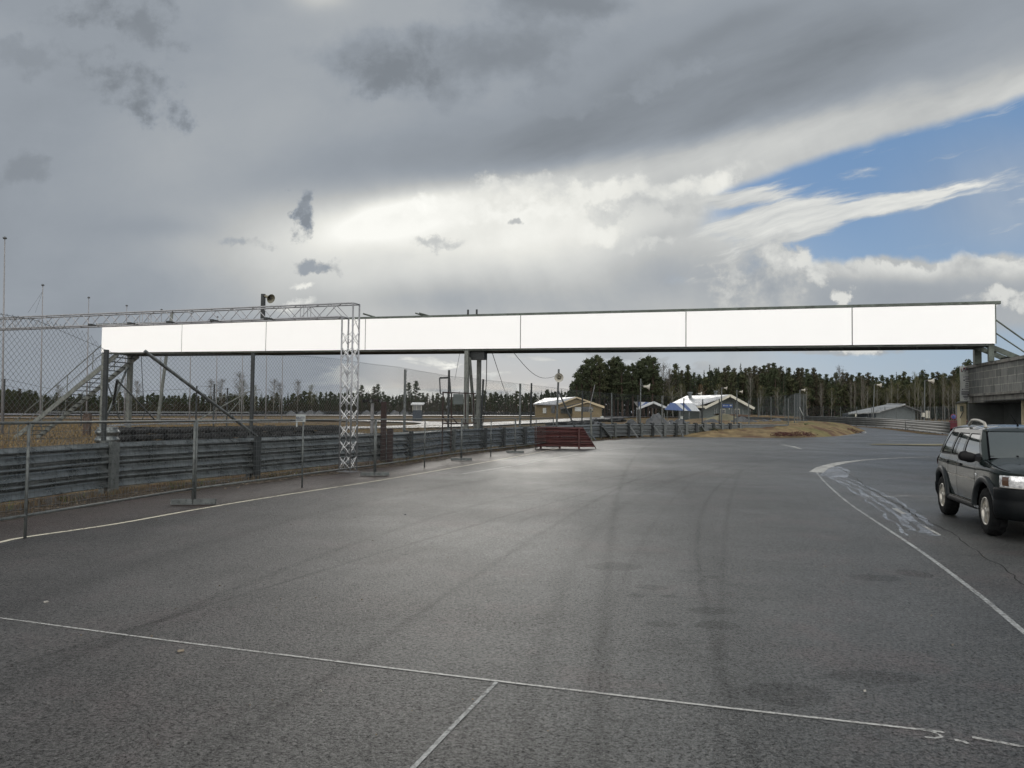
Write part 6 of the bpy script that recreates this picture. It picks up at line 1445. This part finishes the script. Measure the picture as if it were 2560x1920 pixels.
# the tall clump between the two houses
clump = [(1441, 930), (1454, 912), (1467, 897), (1478, 893), (1490, 887), (1500, 893), (1513, 905), (1527, 900), (1536, 893), (1546, 890), (1557, 905), (1570, 914), (1583, 907), (1598, 901), (1610, 895), (1621, 889), (1631, 893), (1640, 915)]
for i, (x, y) in enumerate(clump):
    lab = 'leftmost and lowest pine of the tall clump above the yellow house' if i == 0 else 'rightmost pine of the tall clump, next to the bare birch' if i == len(clump)-1 else 'tall dark pine within the clump between the yellow house and the striped tents'
    plant('tallpine', x, y, 212+random.uniform(-6, 10), lab, None if i in (0, len(clump)-1) else 'tall dark pines of the clump between the two houses', i, random.uniform(1.0, 1.35))
for x, y in ((1448, 935), (1475, 920), (1495, 915), (1520, 925), (1545, 915), (1566, 930), (1590, 925), (1607, 918), (1628, 920)): plant('tallpine', x, y, 226+random.uniform(0, 6), 'tall dark pine within the clump between the yellow house and the striped tents', 'tall dark pines of the clump between the two houses', None, 1.3)
plant('birch', 1657, 905, 212, 'pale leafless birch standing right of the tall pine clump', None, 0, 1.25)
plant('birch', 1676, 918, 225, 'faint leafless birch just left of the first forest pines', None, 2, 1.1)
plant('rust', 1752, 960, 205, 'rust-brown leafless tree behind the clubhouse roof', None, 0, 1.1); plant('birch', 1683, 965, 205, 'greenish budding tree behind the second striped tent', None, 1, 1.6); plant('birch', 1705, 958, 208, 'budding shrubby tree left of the rust-brown one', None, 1, 1.5)
plant('birch', 2018, 965, 190, 'yellowish budding tree behind the mound fence corner', None, 1, 1.6)
for x, y in ((2168, 962), (2196, 958), (2214, 968), (2248, 955), (2276, 960), (2302, 966), (2338, 956), (2372, 962), (2390, 952), (2405, 940), (2078, 968), (1898, 962), (1946, 968), (1800, 958)): plant('birch', x, y, 218, 'olive-yellow budding tree in the front of the right-hand forest', 'olive budding trees before the right-hand forest', 1, random.uniform(1.3, 1.8))
plant('birch', 2100, 912, 225, 'tall slender poplar-like birch above the right-hand forest', None, 0, .8)
for x, y in ((2052, 955), (2127, 950), (2138, 952), (2156, 936), (2160, 945), (2230, 945), (2286, 928), (2293, 940), (2355, 930), (2360, 940), (2325, 945), (1875, 925), (2382, 950)): plant('birch', x, y, 215, 'slender pale-stemmed birch in the front of the right-hand forest', 'pale-stemmed birches before the right-hand forest', None, .7)
sky_r = [(1640, 935), (1665, 945), (1690, 908), (1705, 925), (1721, 911), (1735, 930), (1748, 935), (1760, 925), (1774, 911), (1790, 920), (1797, 915), (1812, 919), (1822, 913), (1836, 920), (1852, 906), (1864, 920), (1874, 917), (1888, 914), (1899, 918), (1911, 913), (1922, 908), (1933, 907), (1945, 920), (1953, 915), (1966, 917), (1974, 918), (1985, 925), (1996, 919), (2005, 919), (2018, 922), (2034, 919), (2050, 934), (2066, 935), (2080, 942), (2090, 930), (2106, 930), (2117, 931), (2128, 936), (2140, 940), (2147, 931), (2157, 938), (2171, 931), (2182, 940), (2192, 943), (2205, 937), (2218, 943), (2230, 937), (2241, 929), (2250, 937), (2259, 928), (2270, 940), (2280, 938), (2291, 940), (2298, 932), (2306, 924), (2318, 934), (2330, 930), (2343, 929), (2352, 935), (2363, 933), (2374, 940), (2385, 925), (2392, 918), (2400, 915), (2412, 905), (2422, 898)]
k = 0
for x, y in sky_r:
    kind = random.choice(['pine', 'pine', 'pine', 'spruce']) if x < 2380 else 'pine'
    plant(kind, x, y, 228+random.uniform(0, 14), 'dark conifer in the dense forest edge on the right', 'conifers of the right-hand forest edge', None, random.uniform(.9, 1.25))
    plant(random.choice(['pine', 'spruce', 'young']), x+6, y+random.uniform(8, 30), 220+random.uniform(0, 6), 'dark conifer in the dense forest edge on the right', 'conifers of the right-hand forest edge', None, 1.1)
# far left and middle forest
def top_l(x): return float(np.interp(x, [-20, 60, 100, 200, 330, 430, 520, 640, 700, 800, 900, 1000, 1100, 1200, 1300, 1370, 1430], [968, 972, 982, 984, 984, 985, 985, 985, 985, 980, 978, 985, 985, 981, 980, 977, 975]))
x = -14
while x < 1432:
    y = top_l(x)+random.uniform(-5, 7); D = 330+random.uniform(-10, 20)
    kind = random.choice(['young', 'young', 'pine', 'spruce'] if x < 900 else ['pine', 'spruce', 'spruce', 'young'])
    plant(kind, x, y, D, 'small dark conifer in the low far forest line', 'conifers of the far forest line', None, random.uniform(1.0, 1.5)); x += random.uniform(10.5, 15)
for x, y in ((1023, 956), (1040, 952), (905, 962), (946, 960), (935, 966)): plant('pine', x, y, 318, 'pine standing clear above the far forest line near the kiosk', 'taller pines above the far forest line', None, 1.3)
for x, y in ((148, 960), (300, 947), (318, 955), (345, 950), (529, 946), (552, 945), (602, 928), (612, 950), (685, 946), (700, 955), (745, 948), (780, 960), (640, 962)): plant('birch', x, y, 312, 'leafless birch rising above the far left forest line', 'leafless birches along the far forest line', None, 1.5)
for o_ in [o for L_ in PR.values() for o in L_]:
    if o_.name not in used:
        for c in list(o_.children): bpy.data.objects.remove(c)
        bpy.data.objects.remove(o_)
# the mass of the forest behind, which nobody could count
def mass():
    random.seed(5); protos = [pine(31, .22, .10, 26, 16, ls=.03, top=.8), spruce(32, .17, 420, .022), pine(33, .18, .2, 26, 16, ls=.03)]
    pv = [(np.array(L.v).reshape(-1, 4, 3)) for T, L in protos]
    def rows(spec, name, label, m_):
        vs = []
        for (x0, x1, D, dy_, step, ty) in spec:
            x = x0
            while x < x1:
                p = AT(x, ty(x)+random.uniform(0, dy_), D+random.uniform(-4, 4)); g = terr(p.x, p.y); H = p.z-g; a = random.uniform(0, 6.28); q = random.choice(pv)*np.array([H*1.15, H*1.15, H]); r = np.array([[math.cos(a), math.sin(a), 0], [-math.sin(a), math.cos(a), 0], [0, 0, 1]]); vs.append(q@r+np.array([p.x, p.y, g])); x += step*random.uniform(.7, 1.3)
        A_ = np.concatenate(vs).reshape(-1, 3); n = len(A_)//4; me = bpy.data.meshes.new(name); me.vertices.add(n*4); me.vertices.foreach_set('co', A_.ravel()); me.loops.add(n*4); me.loops.foreach_set('vertex_index', np.arange(n*4)); me.polygons.add(n); me.polygons.foreach_set('loop_start', np.arange(0, n*4, 4)); me.polygons.foreach_set('loop_total', np.full(n, 4)); me.materials.append(M[m_]); me.update()
        o = bpy.data.objects.new(name, me); col.objects.link(o); tag(o, label, None, None, 'stuff')
    tr = lambda x: float(np.interp(x, [q[0] for q in sky_r], [q[1] for q in sky_r]))+12
    rows([(1640, 2440, 246, 12, 9, tr), (1640, 2440, 256, 14, 8, tr), (1640, 2440, 238, 25, 10, lambda x: tr(x)+14), (1430, 1660, 245, 25, 9, lambda x: 945), (1430, 1660, 255, 20, 9, lambda x: 940), (1660, 2440, 232, 30, 8, lambda x: 980), (1640, 2440, 250, 18, 6, lambda x: tr(x)+6), (1640, 2440, 227, 20, 8, lambda x: 1000), (1420, 1660, 232, 20, 10, lambda x: 990)], 'right_forest', 'deep mass of dark forest behind the clubhouse and the right-hand bend', 'spruce_needles')
    rows([(-60, 1440, 312, 12, 7, lambda x: 1002), (1640, 2420, 224, 22, 11, lambda x: 990)], 'undergrowth', 'brown leafless undergrowth along the foot of the far forest', 'bare_brown')
    rows([(-60, 1440, 350, 8, 9, lambda x: top_l(x)+4), (-60, 1440, 362, 8, 8, lambda x: top_l(x)+2), (-60, 1440, 322, 14, 9, lambda x: top_l(x)+16)], 'far_forest', 'low dark mass of forest along the far left horizon', 'pine_needles')
mass()
# undergrowth and bushes
def bush(px, py, D, r, h, label, m_='shrub', n=420):
    random.seed(int(px)); g = AT(px, py, D); z0 = terr(g.x, g.y) if D > 75 else g.z; mb = MB()
    for _ in range(n):
        a = random.uniform(0, 6.28); q = r*random.random()**.6; z = h*random.random()**.8*(1-(q/r)**2*.6); leafq(mb, V((g.x+q*math.cos(a), g.y+q*math.sin(a)*.5, z0+z)), .05)
    for _ in range(14): a = random.uniform(0, 6.28); mb.tube([(g.x, g.y, z0), (g.x+r*.7*math.cos(a), g.y+.3*math.sin(a), z0+h*random.uniform(.6, 1.1))], .008, 3, False)
    tag(mb.build('bush', m_), label, 'bush')
bush(1715, 1093, 66, .9, 1.0, 'low scrubby bush against the far guardrail, leftmost of three'); bush(1738, 1093, 66.5, .8, 1.25, 'taller scrubby bush against the far guardrail, middle of three'); bush(1785, 1092, 67, .9, .8, 'low scrubby bush against the far guardrail, rightmost of three')
bush(2120, 1077, 82, 1.6, .6, 'reddish brown heather bush near the tip of the mound', 'heather', 500); bush(1998, 1091, 65, 1.6, .45, 'long reddish heather clump at the foot of the mound', 'heather', 500); bush(1955, 1090, 64, 1.0, .35, 'small dark heather clump on the left foot of the mound', 'heather', 300); bush(2015, 1070, 74, .35, .5, 'tiny green sapling halfway up the mound', 'shrub', 120)
bush(2125, 1030, 150, 2.2, 2.6, 'round green bush beside the grey shed roof', 'pine_needles', 500)
